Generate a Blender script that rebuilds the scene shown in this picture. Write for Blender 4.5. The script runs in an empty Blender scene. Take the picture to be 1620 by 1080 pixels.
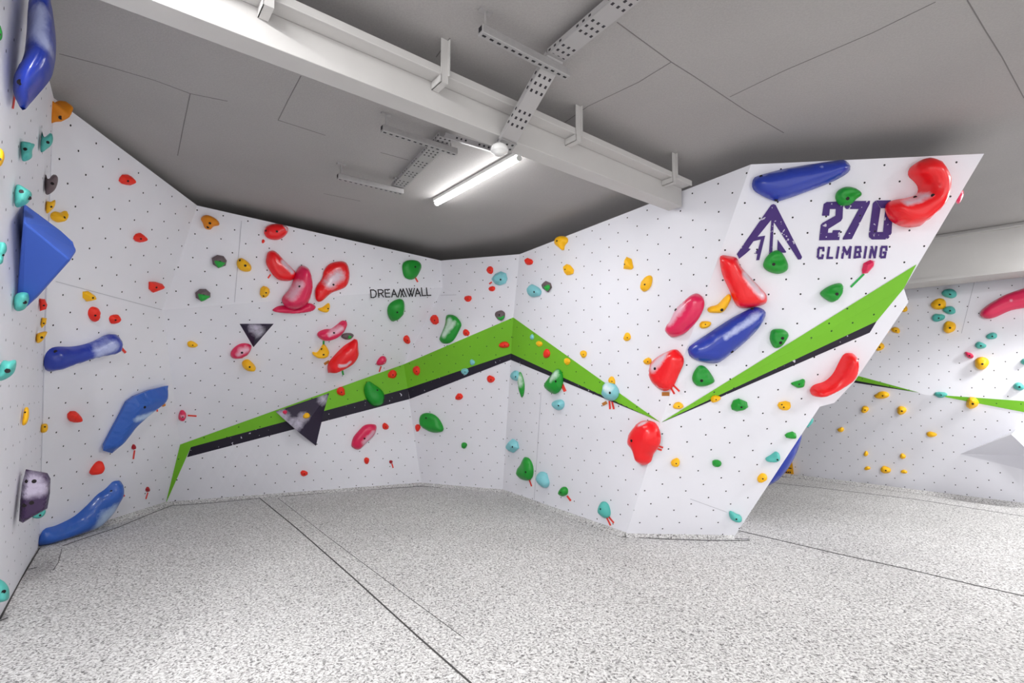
import bpy, bmesh, random
from math import *
from mathutils import Vector, Matrix, noise
from mathutils.geometry import delaunay_2d_cdt

# ---------------------------------------------------------------- camera, light, exposure
sc = bpy.context.scene
COL = sc.collection
CAM_H, FOC, CX, PITCH = 1.55, 805.0, 810.0, radians(3.3)
CY = 613 - FOC * tan(PITCH)
cam_d = bpy.data.cameras.new('camera'); cam = bpy.data.objects.new('camera', cam_d); COL.objects.link(cam)
cam.location = (0, 0, CAM_H); cam.rotation_euler = (radians(90) + PITCH, 0, 0)
cam_d.sensor_width = 36; cam_d.lens = FOC / 1620 * 36; cam_d.shift_y = (CY - 540) / 1620; cam_d.clip_start = .05
sc.camera = cam
sc.view_settings.view_transform = 'Standard'; sc.view_settings.look = 'None'
sc.view_settings.gamma = 1; sc.view_settings.use_curve_mapping = False
sc.view_settings.exposure = 0.46
world = bpy.data.worlds.new('world'); sc.world = world; world.use_nodes = True
world.node_tree.nodes['Background'].inputs[0].default_value = (1, .99, 1, 1)
world.node_tree.nodes['Background'].inputs[1].default_value = 1.0
CEIL = 3.68
TUBE_W = 46        # watts of each ceiling tube's lamp
TUBE_E = 22        # emission of the tube itself
BA = radians(38.8) # the building's own axes
DB = Vector((cos(BA), sin(BA), 0)); DA = Vector((-sin(BA), cos(BA), 0))
random.seed(7)

# ---------------------------------------------------------------- tags
def tag(o, label=None, cat=None, group=None, kind=None):
    if label: o['label'] = label
    if cat: o['category'] = cat
    if group: o['group'] = group
    if kind: o['kind'] = kind
    return o
def link(name, verts, faces, mats, parent=None, smooth=False, midx=None, loc=None):
    me = bpy.data.meshes.new(name)
    if loc is not None:
        L = Vector(loc); verts = [Vector(v) - L for v in verts]
    me.from_pydata([tuple(v) for v in verts], [], faces)
    if not isinstance(mats, (list, tuple)): mats = [mats]
    for m in mats: me.materials.append(m)
    if midx: me.polygons.foreach_set('material_index', midx)
    if smooth: me.polygons.foreach_set('use_smooth', [True] * len(me.polygons))
    me.update()
    o = bpy.data.objects.new(name, me); COL.objects.link(o)
    if loc is not None: o.location = L
    if parent: o.parent = parent
    return o
def empty(name, loc):
    o = bpy.data.objects.new(name, None); o.location = loc; COL.objects.link(o); o.empty_display_size = .1
    return o
def child(o, parent):
    o.parent = parent; o.location = o.location - parent.location
    return o

# ---------------------------------------------------------------- materials
def lin(c): return tuple(((v / 255) / 12.92 if v / 255 <= .04045 else ((v / 255 + .055) / 1.055) ** 2.4) for v in c) + (1,)
def newmat(name):
    m = bpy.data.materials.new(name); m.use_nodes = True
    return m, m.node_tree.nodes, m.node_tree.links, m.node_tree.nodes['Principled BSDF']
def N(nodes, t, **k):
    n = nodes.new(t)
    for a, b in k.items(): setattr(n, a, b)
    return n
def simple(name, rgb, rough=.5, metal=0, emis=0, noise_amt=0, scale=20, bump=0):
    m, ns, ls, b = newmat(name)
    b.inputs['Base Color'].default_value = lin(rgb); b.inputs['Roughness'].default_value = rough; b.inputs['Metallic'].default_value = metal
    if emis:
        b.inputs['Emission Color'].default_value = (1, 1, 1, 1); b.inputs['Emission Strength'].default_value = emis
    if noise_amt or bump:
        tc = N(ns, 'ShaderNodeTexCoord'); nz = N(ns, 'ShaderNodeTexNoise'); nz.inputs['Scale'].default_value = scale; nz.inputs['Detail'].default_value = 4
        ls.new(tc.outputs['Object'], nz.inputs['Vector'])
        mx = N(ns, 'ShaderNodeMix', data_type='RGBA')
        mx.inputs[6].default_value = lin(tuple(max(0, v * (1 - noise_amt)) for v in rgb)); mx.inputs[7].default_value = lin(tuple(min(255, v * (1 + noise_amt)) for v in rgb))
        ls.new(nz.outputs[0], mx.inputs[0]); ls.new(mx.outputs[2], b.inputs['Base Color'])
        if bump:
            bp = N(ns, 'ShaderNodeBump'); bp.inputs['Strength'].default_value = bump; bp.inputs['Distance'].default_value = .004
            ls.new(nz.outputs[0], bp.inputs['Height']); ls.new(bp.outputs[0], b.inputs['Normal'])
    return m
def math(ns, ls, op, a, b=None, c=None):
    n = N(ns, 'ShaderNodeMath', operation=op)
    for i, v in enumerate((a, b, c)):
        if v is None: continue
        if isinstance(v, (int, float)): n.inputs[i].default_value = v
        else: ls.new(v, n.inputs[i])
    return n.outputs[0]
def panel_mat(name, rgb, dot=(20, 18, 22), rough=.62, radius=.06, specks=0, smudge=.035):
    """painted plywood with the staggered grid of bolt holes; holes sit where both grid indices are whole and even in sum"""
    m, ns, ls, b = newmat(name)
    uv = N(ns, 'ShaderNodeUVMap'); uv.uv_map = 'grid'
    sp = N(ns, 'ShaderNodeSeparateXYZ'); ls.new(uv.outputs[0], sp.inputs[0])
    p = math(ns, ls, 'MULTIPLY', math(ns, ls, 'ADD', sp.outputs[0], sp.outputs[1]), .5)
    q = math(ns, ls, 'MULTIPLY', math(ns, ls, 'SUBTRACT', sp.outputs[0], sp.outputs[1]), .5)
    dp = math(ns, ls, 'SUBTRACT', p, math(ns, ls, 'ROUND', p)); dq = math(ns, ls, 'SUBTRACT', q, math(ns, ls, 'ROUND', q))
    d2 = math(ns, ls, 'ADD', math(ns, ls, 'MULTIPLY', dp, dp), math(ns, ls, 'MULTIPLY', dq, dq))
    hole = math(ns, ls, 'LESS_THAN', d2, radius * radius / 2)
    tc = N(ns, 'ShaderNodeTexCoord')
    nz = N(ns, 'ShaderNodeTexNoise'); nz.inputs['Scale'].default_value = 1.3; nz.inputs['Detail'].default_value = 6; ls.new(tc.outputs['Object'], nz.inputs['Vector'])
    mx = N(ns, 'ShaderNodeMix', data_type='RGBA'); mx.inputs[6].default_value = lin(tuple(v * (1 - smudge) for v in rgb)); mx.inputs[7].default_value = lin(tuple(min(255, v * (1 + smudge)) for v in rgb))
    ls.new(nz.outputs[0], mx.inputs[0]); colour = mx.outputs[2]
    if specks:
        vz = N(ns, 'ShaderNodeTexNoise'); vz.inputs['Scale'].default_value = 26; vz.inputs['Detail'].default_value = 3; ls.new(tc.outputs['Object'], vz.inputs['Vector'])
        m2 = N(ns, 'ShaderNodeMix', data_type='RGBA'); ls.new(math(ns, ls, 'GREATER_THAN', vz.outputs[0], specks), m2.inputs[0])
        ls.new(colour, m2.inputs[6]); m2.inputs[7].default_value = lin((205, 200, 215)); colour = m2.outputs[2]
    m3 = N(ns, 'ShaderNodeMix', data_type='RGBA'); ls.new(hole, m3.inputs[0]); ls.new(colour, m3.inputs[6]); m3.inputs[7].default_value = lin(dot)
    ls.new(m3.outputs[2], b.inputs['Base Color']); b.inputs['Roughness'].default_value = rough
    fz = N(ns, 'ShaderNodeTexNoise'); fz.inputs['Scale'].default_value = 260; ls.new(tc.outputs['Object'], fz.inputs['Vector'])
    bp = N(ns, 'ShaderNodeBump'); bp.inputs['Strength'].default_value = .12; bp.inputs['Distance'].default_value = .002
    ls.new(fz.outputs[0], bp.inputs['Height']); ls.new(bp.outputs[0], b.inputs['Normal'])
    return m
def hold_mat(name, rgb, rough=.38, chalk=(226, 214, 226), coat=0.0):
    m, ns, ls, b = newmat(name)
    at = N(ns, 'ShaderNodeAttribute'); at.attribute_name = 'chalk'  # pale mask: hand chalk, and on some holds painted highlights
    tc = N(ns, 'ShaderNodeTexCoord'); nz = N(ns, 'ShaderNodeTexNoise'); nz.inputs['Scale'].default_value = 22; nz.inputs['Detail'].default_value = 6; nz.inputs['Roughness'].default_value = .65
    ls.new(tc.outputs['Object'], nz.inputs['Vector'])
    s = math(ns, ls, 'ADD', at.outputs['Fac'], math(ns, ls, 'MULTIPLY', math(ns, ls, 'SUBTRACT', nz.outputs[0], .5), .7))
    mr = N(ns, 'ShaderNodeMapRange'); mr.inputs[1].default_value = .35; mr.inputs[2].default_value = .95; mr.inputs[4].default_value = .9; ls.new(s, mr.inputs[0])
    gate = math(ns, ls, 'MULTIPLY', mr.outputs[0], math(ns, ls, 'GREATER_THAN', at.outputs['Fac'], .02))
    mx = N(ns, 'ShaderNodeMix', data_type='RGBA'); mx.inputs[6].default_value = lin(rgb); mx.inputs[7].default_value = lin(chalk)
    ls.new(gate, mx.inputs[0]); ls.new(mx.outputs[2], b.inputs['Base Color'])
    b.inputs['Roughness'].default_value = rough; b.inputs['Coat Weight'].default_value = coat; b.inputs['Coat Roughness'].default_value = .12
    fz = N(ns, 'ShaderNodeTexNoise'); fz.inputs['Scale'].default_value = 120; ls.new(tc.outputs['Object'], fz.inputs['Vector'])
    bp = N(ns, 'ShaderNodeBump'); bp.inputs['Strength'].default_value = .15; bp.inputs['Distance'].default_value = .003
    ls.new(fz.outputs[0], bp.inputs['Height']); ls.new(bp.outputs[0], b.inputs['Normal'])
    return m

M = {}
M['wall'] = panel_mat('white_panel', (238, 238, 245))
M['green_paint'] = panel_mat('green_paint', (118, 192, 34), dot=(25, 70, 20), smudge=.05)
M['black_paint'] = panel_mat('black_paint', (26, 18, 40), dot=(10, 8, 12), specks=.70)
M['purple_paint'] = panel_mat('purple_paint', (66, 36, 116), dot=(20, 12, 40), specks=.665)
M['ink'] = simple('black_lettering', (22, 20, 26), .6)
M['seam'] = simple('panel_seam', (186, 186, 194), .8)
M['ply'] = simple('plywood_back', (120, 95, 65), .8)
M['red'] = hold_mat('red_resin', (246, 10, 22), .3, coat=.3)
M['pink'] = hold_mat('pink_resin', (226, 24, 84), .3, (238, 190, 208), coat=.3)
M['orange_red'] = hold_mat('orange_red_resin', (244, 44, 22), .5)
M['dark_red'] = hold_mat('dark_red_resin', (170, 16, 34), .4)
M['yellow'] = hold_mat('yellow_resin', (255, 192, 0), .5, (150, 90, 10))
M['orange'] = hold_mat('orange_resin', (232, 140, 10), .55)
M['green'] = hold_mat('green_resin', (22, 152, 44), .42, (216, 240, 224))
M['blue'] = hold_mat('blue_resin', (28, 56, 168), .3, (190, 200, 240), coat=.4)
M['mid_blue'] = hold_mat('mid_blue_resin', (36, 92, 184), .3, (190, 214, 245), coat=.4)
M['tri_blue'] = hold_mat('painted_blue_board', (56, 92, 186), .6)
M['teal'] = hold_mat('teal_resin', (84, 186, 176), .5, (220, 240, 240))
M['aqua'] = hold_mat('light_blue_resin', (132, 204, 212), .5, (236, 246, 250))
M['brown'] = hold_mat('grey_brown_resin', (106, 90, 94), .55)
M['bright_green'] = hold_mat('bright_green_resin', (30, 170, 60), .4)
M['purple'] = hold_mat('dark_purple_resin', (58, 36, 74), .4, (196, 186, 208))
M['black_vol'] = hold_mat('black_board', (34, 22, 52), .55, (205, 200, 218))
M['white_vol'] = hold_mat('white_board', (224, 224, 232), .6)
M['bolt'] = simple('dark_bolt', (40, 34, 36), .45, .6)
M['tape_red'] = simple('red_tape', (238, 66, 54), .6)
M['tape_green'] = simple('green_tape', (40, 170, 70), .6)
M['tape_brown'] = simple('brown_tape', (186, 120, 50), .7)
M['steel'] = simple('galvanised_steel', (170, 168, 168), .45, .35, noise_amt=.06, scale=30)
M['beam'] = simple('painted_beam', (196, 194, 192), .6, noise_amt=.03, scale=3)
M['white_plastic'] = simple('white_plastic', (232, 232, 230), .4)
M['tube'] = simple('tube_glow', (255, 255, 255), .4, emis=TUBE_E)
M['sign_yellow'] = simple('yellow_sign', (246, 176, 12), .5)
M['concrete'] = simple('shell_plaster', (90, 88, 92), .9)
def ceiling_mat():
    m, ns, ls, b = newmat('grey_ceiling_board')
    tc = N(ns, 'ShaderNodeTexCoord')
    a = N(ns, 'ShaderNodeTexNoise'); a.inputs['Scale'].default_value = .9; a.inputs['Detail'].default_value = 3; ls.new(tc.outputs['Object'], a.inputs['Vector'])
    f = N(ns, 'ShaderNodeTexNoise'); f.inputs['Scale'].default_value = 90; f.inputs['Detail'].default_value = 3; ls.new(tc.outputs['Object'], f.inputs['Vector'])
    s = math(ns, ls, 'ADD', math(ns, ls, 'MULTIPLY', a.outputs[0], .5), math(ns, ls, 'MULTIPLY', f.outputs[0], .5))
    mx = N(ns, 'ShaderNodeMix', data_type='RGBA'); mx.inputs[6].default_value = lin((146, 143, 142)); mx.inputs[7].default_value = lin((186, 183, 181))
    ls.new(s, mx.inputs[0]); ls.new(mx.outputs[2], b.inputs['Base Color']); b.inputs['Roughness'].default_value = .9
    bp = N(ns, 'ShaderNodeBump'); bp.inputs['Strength'].default_value = .3; bp.inputs['Distance'].default_value = .004; ls.new(f.outputs[0], bp.inputs['Height']); ls.new(bp.outputs[0], b.inputs['Normal'])
    return m
M['ceiling'] = ceiling_mat()
M['joint'] = simple('dark_joint', (122, 119, 118), .9)
def carpet_mat():
    m, ns, ls, b = newmat('grey_felt_mat')
    tc = N(ns, 'ShaderNodeTexCoord')
    w = N(ns, 'ShaderNodeTexNoise'); w.inputs['Scale'].default_value = 18; ls.new(tc.outputs['Object'], w.inputs['Vector'])
    ad = N(ns, 'ShaderNodeVectorMath', operation='MULTIPLY_ADD'); ls.new(w.outputs[1], ad.inputs[0]); ad.inputs[1].default_value = (.06, .06, .06); ls.new(tc.outputs['Object'], ad.inputs[2])
    v = N(ns, 'ShaderNodeTexNoise'); v.inputs['Scale'].default_value = 66; v.inputs['Detail'].default_value = 2.5; v.inputs['Roughness'].default_value = .6; ls.new(ad.outputs[0], v.inputs['Vector'])
    r = N(ns, 'ShaderNodeValToRGB'); e = r.color_ramp.elements
    e[0].position = .36; e[0].color = lin((112, 110, 110)); e[1].position = .60; e[1].color = lin((230, 229, 228))
    x = e.new(.45); x.color = lin((186, 184, 183))
    ls.new(v.outputs[0], r.inputs[0])
    big = N(ns, 'ShaderNodeTexNoise'); big.inputs['Scale'].default_value = .8; big.inputs['Detail'].default_value = 5; ls.new(tc.outputs['Object'], big.inputs['Vector'])
    mm = N(ns, 'ShaderNodeMix', data_type='RGBA', blend_type='MULTIPLY'); mm.inputs[0].default_value = 1
    g = N(ns, 'ShaderNodeMapRange'); g.inputs[1].default_value = .3; g.inputs[2].default_value = .7; g.inputs[3].default_value = .86; g.inputs[4].default_value = 1; ls.new(big.outputs[0], g.inputs[0])
    ls.new(r.outputs[0], mm.inputs[6]); ls.new(g.outputs[0], mm.inputs[7]); ls.new(mm.outputs[2], b.inputs['Base Color']); b.inputs['Roughness'].default_value = .95
    # soft creases of the cover
    mp = N(ns, 'ShaderNodeMapping'); mp.inputs['Rotation'].default_value = (0, 0, radians(62)); mp.inputs['Scale'].default_value = (1.6, .35, 1); ls.new(tc.outputs['Object'], mp.inputs[0])
    cz = N(ns, 'ShaderNodeTexNoise'); cz.inputs['Scale'].default_value = 1.6; cz.inputs['Detail'].default_value = 4; ls.new(mp.outputs[0], cz.inputs['Vector'])
    b1 = N(ns, 'ShaderNodeBump'); b1.inputs['Strength'].default_value = .5; b1.inputs['Distance'].default_value = .05; ls.new(cz.outputs[0], b1.inputs['Height'])
    b2 = N(ns, 'ShaderNodeBump'); b2.inputs['Strength'].default_value = .5; b2.inputs['Distance'].default_value = .006; ls.new(v.outputs[0], b2.inputs['Height']); ls.new(b1.outputs[0], b2.inputs['Normal'])
    ls.new(b2.outputs[0], b.inputs['Normal'])
    return m
M['carpet'] = carpet_mat()
M['carpet_seam'] = simple('mat_seam', (70, 68, 68), .95)
def slot_mat():
    """galvanised sheet with rows of punched slots, laid out along the sheet's own length"""
    m, ns, ls, b = newmat('perforated_steel')
    uv = N(ns, 'ShaderNodeUVMap'); uv.uv_map = 'grid'; sp = N(ns, 'ShaderNodeSeparateXYZ'); ls.new(uv.outputs[0], sp.inputs[0])
    fx = math(ns, ls, 'ABSOLUTE', math(ns, ls, 'SUBTRACT', math(ns, ls, 'FRACT', sp.outputs[0]), .5)); fy = math(ns, ls, 'ABSOLUTE', math(ns, ls, 'SUBTRACT', math(ns, ls, 'FRACT', sp.outputs[1]), .5))
    h = math(ns, ls, 'MULTIPLY', math(ns, ls, 'LESS_THAN', fx, .2), math(ns, ls, 'LESS_THAN', fy, .2))
    h = math(ns, ls, 'MULTIPLY', h, math(ns, ls, 'LESS_THAN', math(ns, ls, 'FRACT', math(ns, ls, 'DIVIDE', sp.outputs[0], 5)), .62))
    mx = N(ns, 'ShaderNodeMix', data_type='RGBA'); ls.new(h, mx.inputs[0]); mx.inputs[6].default_value = lin((176, 174, 174)); mx.inputs[7].default_value = lin((38, 34, 40))
    ls.new(mx.outputs[2], b.inputs['Base Color']); b.inputs['Roughness'].default_value = .45; b.inputs['Metallic'].default_value = .3
    return m
M['slots'] = slot_mat()

# ---------------------------------------------------------------- the climbing wall's shape (metres)
CAMP = Vector((0, 0, CAM_H))
def ray(x, y):
    u = (x - CX) / FOC; v = (CY - y) / FOC
    return Vector((u, cos(PITCH) - v * sin(PITCH), sin(PITCH) + v * cos(PITCH)))
def atz(x, y, z):
    r = ray(x, y); return CAMP + r * ((z - CAM_H) / r.z)
def to_px(p):
    d = Vector(p) - CAMP; zc = d.y * cos(PITCH) + d.z * sin(PITCH); yc = -d.z * cos(PITCH) + d.y * sin(PITCH)
    return (CX + FOC * d.x / zc, CY + FOC * yc / zc)
VERT={'F0': ((0, 975), (-3.474, 3.5477, 0.0)), 'F1': ((62, 862), (-4.664, 5.1171, 0.0)), 'F2': ((262, 797), (-4.624, 6.8932, 0.0)), 'F3': ((667, 767), (-1.4417, 8.2186, -0.0)), 'F4': ((795, 778), (-0.1411, 7.6766, 0.0)), 'F5': ((990, 848), (1.1892, 5.4166, 0.0)), 'F6': ((1160, 851), (2.2832, 5.3494, 0.0)), 'T1': ((85, 155), (-3.2682, 3.516, 3.6112)), 'T2': ((312, 325), (-3.462, 5.4902, 3.5488)), 'T3': ((697, 412), (-1.0891, 7.6601, 3.4841)), 'T4': ((822, 402), (0.1062, 7.0319, 3.4151)), 'T5': ((1188, 260), (2.0543, 4.2716, 3.4652)), 'T6': ((1557, 243), (3.7581, 3.9495, 3.4084)), 'P': ((258, 490), (-3.74, 5.4153, 2.382)), 'Q': ((285, 703), (-4.1903, 6.4772, 0.8329)), 'U': ((700, 455), (-1.0653, 7.7207, 3.0776)), 'X': ((639, 576), (-1.7095, 8.0397, 1.9193)), 'S': ((812, 502), (0.0177, 7.098, 2.5333)), 'V': ((1045, 668), (1.443, 4.9708, 1.2128)), 'W': ((1430, 456), (3.3644, 4.3265, 2.4005)), 'W2': ((1437, 478), (3.4456, 4.3884, 2.2906)), 'W3': ((1352, 603), (3.1801, 4.7277, 1.6086)), 'W4': ((1320, 637), (3.0479, 4.8271, 1.4068)), 'W5': ((1297, 643), (2.9188, 4.8431, 1.3705)), 'Sa': ((75, 446), (-3.6377, 3.9431, 2.3751)), 'Rc': ((1462, 624), (6.0921, 7.5401, 1.4474)), 'Rs': ((1545, 430), (6.7077, 7.2626, 3.2173)), 'Rl': ((1200, 470), (4.5984, 9.4104, 3.2333)), 'Rr': ((1760, 405), (7.6176, 6.3696, 3.2151)), 'Rm': ((1200, 548), (4.5111, 9.2836, 2.3006)), 'Rn': ((1760, 660), (7.3299, 6.2424, 1.188)), 'R0': ((1100, 739), (3.7322, 10.4705, -0.0689)), 'R9': ((1760, 819), (7.3432, 6.3244, -0.0397))}
HI={'B1': [0.03268264, 0.01077323, -7.417059, -0.01303542, 0.02617963, -6.995849, -0.001111118, -0.0003067928, 1.0], 'B2': [0.04008542, 0.01272189, -11.51298, -0.0008387063, 0.03228806, -19.73164, -0.001071547, -0.0002155411, 1.0], 'D1': [0.03904668, 0.0036972, -15.04779, -0.009214357, 0.042597, -11.27834, -0.0004810363, -9.096715e-05, 1.0], 'D2': [0.03412926, -0.005788812, -12.43365, 0.01109823, 0.04207645, -26.30336, -0.000516872, -0.0003303146, 1.0], 'D3': [0.0496351, 0.004827209, -31.03226, 0.002564881, 0.04849933, -36.72933, -0.0004913817, -9.176378e-05, 1.0], 'E1': [0.1639423, -0.00295686, -117.7441, 0.01418092, 0.1459798, -73.47377, 0.001147954, 0.0004240792, 1.0], 'E2': [0.09852541, -0.01071692, -61.19851, -0.002538391, 0.09392203, -58.28104, 0.0005540142, -0.0003098118, 1.0], 'G1': [-0.1718427, 0.0001541372, 165.5145, -0.04975927, -0.1332238, 95.24422, -0.003428198, -0.0002520621, 1.0], 'G2': [-0.21138, 0.01957787, 181.1361, 0.008656293, -0.1369627, 82.16689, -0.003896653, 0.0002822743, 1.0], 'H1': [0.04222449, 0.003839811, -52.07987, 0.001211624, 0.04360658, -16.51412, 0.0001594381, -0.0003034788, 1.0], 'H2': [0.02565835, 0.01503151, -38.39511, -0.009219943, 0.02846931, -9.873535, -9.431144e-05, -0.0004401172, 1.0], 'R3': [-1.085622, 0.05885944, 1542.23, 0.09032686, -1.379847, 832.1926, -0.01285049, 0.0007062722, 1.0], 'R1': [-0.1766604, 0.0030916, 257.8216, -0.01868582, -0.2371296, 144.5053, -0.00236334, -0.000746881, 1.0], 'R2': [-0.2167551, 0.01404764, 332.613, -0.02450946, -0.3064176, 193.6863, -0.002893788, -0.0008796801, 1.0]}

PT = {k: Vector(v[1]) for k, v in VERT.items()}
ax = (PT['F0'] - PT['F1']).normalized()
PT['Fa'] = PT['F1'] + ax * 4.7; PT['Ta'] = PT['T1'] + ax * 2.45
PT['Wt'] = PT['T6']
PX = {k: to_px(v) for k, v in PT.items()}
# facet -> (corner names, hole-grid key)
FACET = {
 'A': (['Fa', 'F1', 'T1', 'Ta'], None),
 'Bu': (['Sa', 'P', 'T2', 'T1'], 'B1'), 'Bl': (['F1', 'F2', 'Q', 'P', 'Sa'], 'B2'),
 'D1': (['P', 'U', 'T3', 'T2'], 'D1'), 'D2': (['Q', 'X', 'U', 'P'], 'D2'), 'D3': (['F2', 'F3', 'X', 'Q'], 'D3'),
 'E1': (['X', 'S', 'T4', 'T3', 'U'], 'E1'), 'E2': (['F3', 'F4', 'S', 'X'], 'E2'),
 'G1': (['S', 'V', 'T5', 'T4'], 'G1'), 'G2': (['F4', 'F5', 'V', 'S'], 'G2'),
 'H1': (['V', 'W', 'T6', 'T5'], 'H1'), 'H2': (['F5', 'F6', 'W5', 'W4', 'W3', 'W2', 'W', 'V'], 'H2'),
 'R1': (['Rm', 'Rc', 'Rs', 'Rl'], 'R1'), 'R2': (['Rc', 'Rn', 'Rr', 'Rs'], 'R2'), 'R3': (['R0', 'R9', 'Rn', 'Rc', 'Rm'], 'R3'),
}
def poly_area(p): return sum(p[i][0] * p[(i + 1) % len(p)][1] - p[(i + 1) % len(p)][0] * p[i][1] for i in range(len(p))) / 2
def cdt(pts, extra=()):
    n = len(pts)
    r = delaunay_2d_cdt([Vector(p) for p in pts] + [Vector(p) for p in extra], [(i, (i + 1) % n) for i in range(n)], [], 1, 1e-7)
    return [tuple(v) for v in r[0]], [tuple(f) for f in r[2]], r[3]
TRI = {}; NRM = {}
for k, (c, g) in FACET.items():
    px = [PX[n] for n in c]
    vs, fs, orig = cdt(px)
    p3 = []
    for i, v in enumerate(vs):
        j = min(range(len(c)), key=lambda q: (px[q][0] - v[0]) ** 2 + (px[q][1] - v[1]) ** 2); p3.append(PT[c[j]])
    T = []; nn = Vector()
    for f in fs:
        a, b, d = (p3[i] for i in f); n = (b - a).cross(d - a)
        if n.length < 1e-9: continue
        if n.dot(CAMP - a) < 0: n = -n
        nn += n; T.append(([vs[i] for i in f], a, n.normalized()))
    TRI[k] = T; NRM[k] = nn.normalized()
def bary(p, t):
    (x1, y1), (x2, y2), (x3, y3) = t
    d = (y2 - y3) * (x1 - x3) + (x3 - x2) * (y1 - y3)
    a = ((y2 - y3) * (p[0] - x3) + (x3 - x2) * (p[1] - y3)) / d; b = ((y3 - y1) * (p[0] - x3) + (x1 - x3) * (p[1] - y3)) / d
    return min(a, b, 1 - a - b)
def seg_near(p, a, b):
    dx, dy = b[0] - a[0], b[1] - a[1]; L = dx * dx + dy * dy
    t = max(0, min(1, ((p[0] - a[0]) * dx + (p[1] - a[1]) * dy) / L)) if L else 0
    return (a[0] + t * dx, a[1] + t * dy)
def inside(p, poly):
    c = False; n = len(poly)
    for i in range(n):
        (x1, y1), (x2, y2) = poly[i], poly[(i + 1) % n]
        if (y1 > p[1]) != (y2 > p[1]) and p[0] < (x2 - x1) * (p[1] - y1) / (y2 - y1) + x1: c = not c
    return c
# every facet: its corners, the reciprocal distance at each, and the plane that fits them best
def seg_d(p, a, b):
    q = seg_near(p, a, b); return hypot(p[0] - q[0], p[1] - q[1])
FIT = {}
for k, (c, g) in FACET.items():
    px = [PX[n] for n in c]; w = []
    for n in c:
        r = ray(*PX[n]); w.append(r.length / (PT[n] - CAMP).length)
    mx = sum(p[0] for p in px) / len(px); my = sum(p[1] for p in px) / len(px)
    Mx = Matrix(((0, 0, 0),) * 3); rhs = Vector((0, 0, 0))
    for p, v in zip(px, w):
        q = Vector((p[0] - mx, p[1] - my, 1.0))
        for i in range(3):
            rhs[i] += q[i] * v
            for j in range(3): Mx[i][j] += q[i] * q[j]
    co = Mx.inverted() @ rhs
    FIT[k] = (px, w, (co[0], co[1], co[2] - co[0] * mx - co[1] * my))
def mvc(p, px, w):
    n = len(px); s = [(q[0] - p[0], q[1] - p[1]) for q in px]; r = [hypot(*v) for v in s]
    for i in range(n):
        if r[i] < 1e-6: return w[i]
    tn = []
    for i in range(n):
        j = (i + 1) % n; cr = s[i][0] * s[j][1] - s[j][0] * s[i][1]; dt = s[i][0] * s[j][0] + s[i][1] * s[j][1]
        if abs(cr) < 1e-7 * r[i] * r[j] and dt < 0: return (r[j] * w[i] + r[i] * w[j]) / (r[i] + r[j])
        tn.append((r[i] * r[j] - dt) / cr if abs(cr) > 1e-12 else 0)
    W_ = [(tn[i - 1] + tn[i]) / r[i] for i in range(n)]; S = sum(W_)
    return sum(a * b for a, b in zip(W_, w)) / S
def invd(k, p):
    px, w, (a, b, c) = FIT[k]; q = p
    if not inside(p, px):
        q = min((seg_near(p, px[i], px[(i + 1) % len(px)]) for i in range(len(px))), key=lambda t: (t[0] - p[0]) ** 2 + (t[1] - p[1]) ** 2)
    return a * p[0] + b * p[1] + c + (mvc(q, px, w) - (a * q[0] + b * q[1] + c))
def locate(p, facets=None):
    ks = facets or ('H1', 'H2', 'A', 'Bu', 'Bl', 'D1', 'D2', 'D3', 'E1', 'E2', 'G1', 'G2', 'R1', 'R2', 'R3')
    for k in ks:
        if inside(p, FIT[k][0]): break
    else:
        def far(k): px = FIT[k][0]; return min(seg_d(p, px[i], px[(i + 1) % len(px)]) for i in range(len(px)))
        k = min(ks, key=far)
    return (0, k, None, NRM[k])
def on_wall(p, off=0, facets=None):
    """the point of the climbing wall's surface at a place of the photo, lifted off along the surface's own normal"""
    m, k, a, n = locate(p, facets); r = ray(*p)
    return CAMP + r / invd(k, p) - r * (off / abs(r.dot(n)))
def grid_uv(g, p):
    if g is None: return None
    h = HI[g]; w = h[6] * p[0] + h[7] * p[1] + h[8]
    return ((h[0] * p[0] + h[1] * p[1] + h[2]) / w, (h[3] * p[0] + h[4] * p[1] + h[5]) / w)
def inside(p, poly):
    c = False; n = len(poly)
    for i in range(n):
        (x1, y1), (x2, y2) = poly[i], poly[(i + 1) % n]
        if (y1 > p[1]) != (y2 > p[1]) and p[0] < (x2 - x1) * (p[1] - y1) / (y2 - y1) + x1: c = not c
    return c
def seg_d(p, a, b):
    ax_, ay = a; bx, by = b; dx, dy = bx - ax_, by - ay; L = dx * dx + dy * dy
    t = max(0, min(1, ((p[0] - ax_) * dx + (p[1] - ay) * dy) / L)) if L else 0
    return hypot(p[0] - ax_ - t * dx, p[1] - ay - t * dy)
def bd(p, poly): return min(seg_d(p, poly[i], poly[(i + 1) % len(poly)]) for i in range(len(poly)))
def dense(poly, step):
    out = []
    for i in range(len(poly)):
        a, b = poly[i], poly[(i + 1) % len(poly)]; n = max(1, int(hypot(b[0] - a[0], b[1] - a[1]) / step))
        out += [(a[0] + (b[0] - a[0]) * j / n, a[1] + (b[1] - a[1]) * j / n) for j in range(n)]
    return out
def fill(poly, step):
    d = dense(poly, step); xs = [p[0] for p in d]; ys = [p[1] for p in d]; ex = []
    y = min(ys) + step / 2; r = 0
    while y < max(ys):
        x = min(xs) + (step / 2 if r % 2 else step)
        while x < max(xs):
            if inside((x, y), d) and bd((x, y), d) > step * .35: ex.append((x, y))
            x += step
        y += step * .87; r += 1
    return cdt(d, ex)
def set_uv(o, uvs):
    l = o.data.uv_layers.new(name='grid')
    for i, lp in enumerate(o.data.loops): l.data[i].uv = uvs[lp.vertex_index]
def face_front(verts, faces):
    out = []
    for f in faces:
        a, b, c = (verts[i] for i in f[:3]); n = (b - a).cross(c - a)
        out.append(tuple(f) if n.dot(CAMP - a) > 0 else tuple(reversed(f)))
    return out
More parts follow.
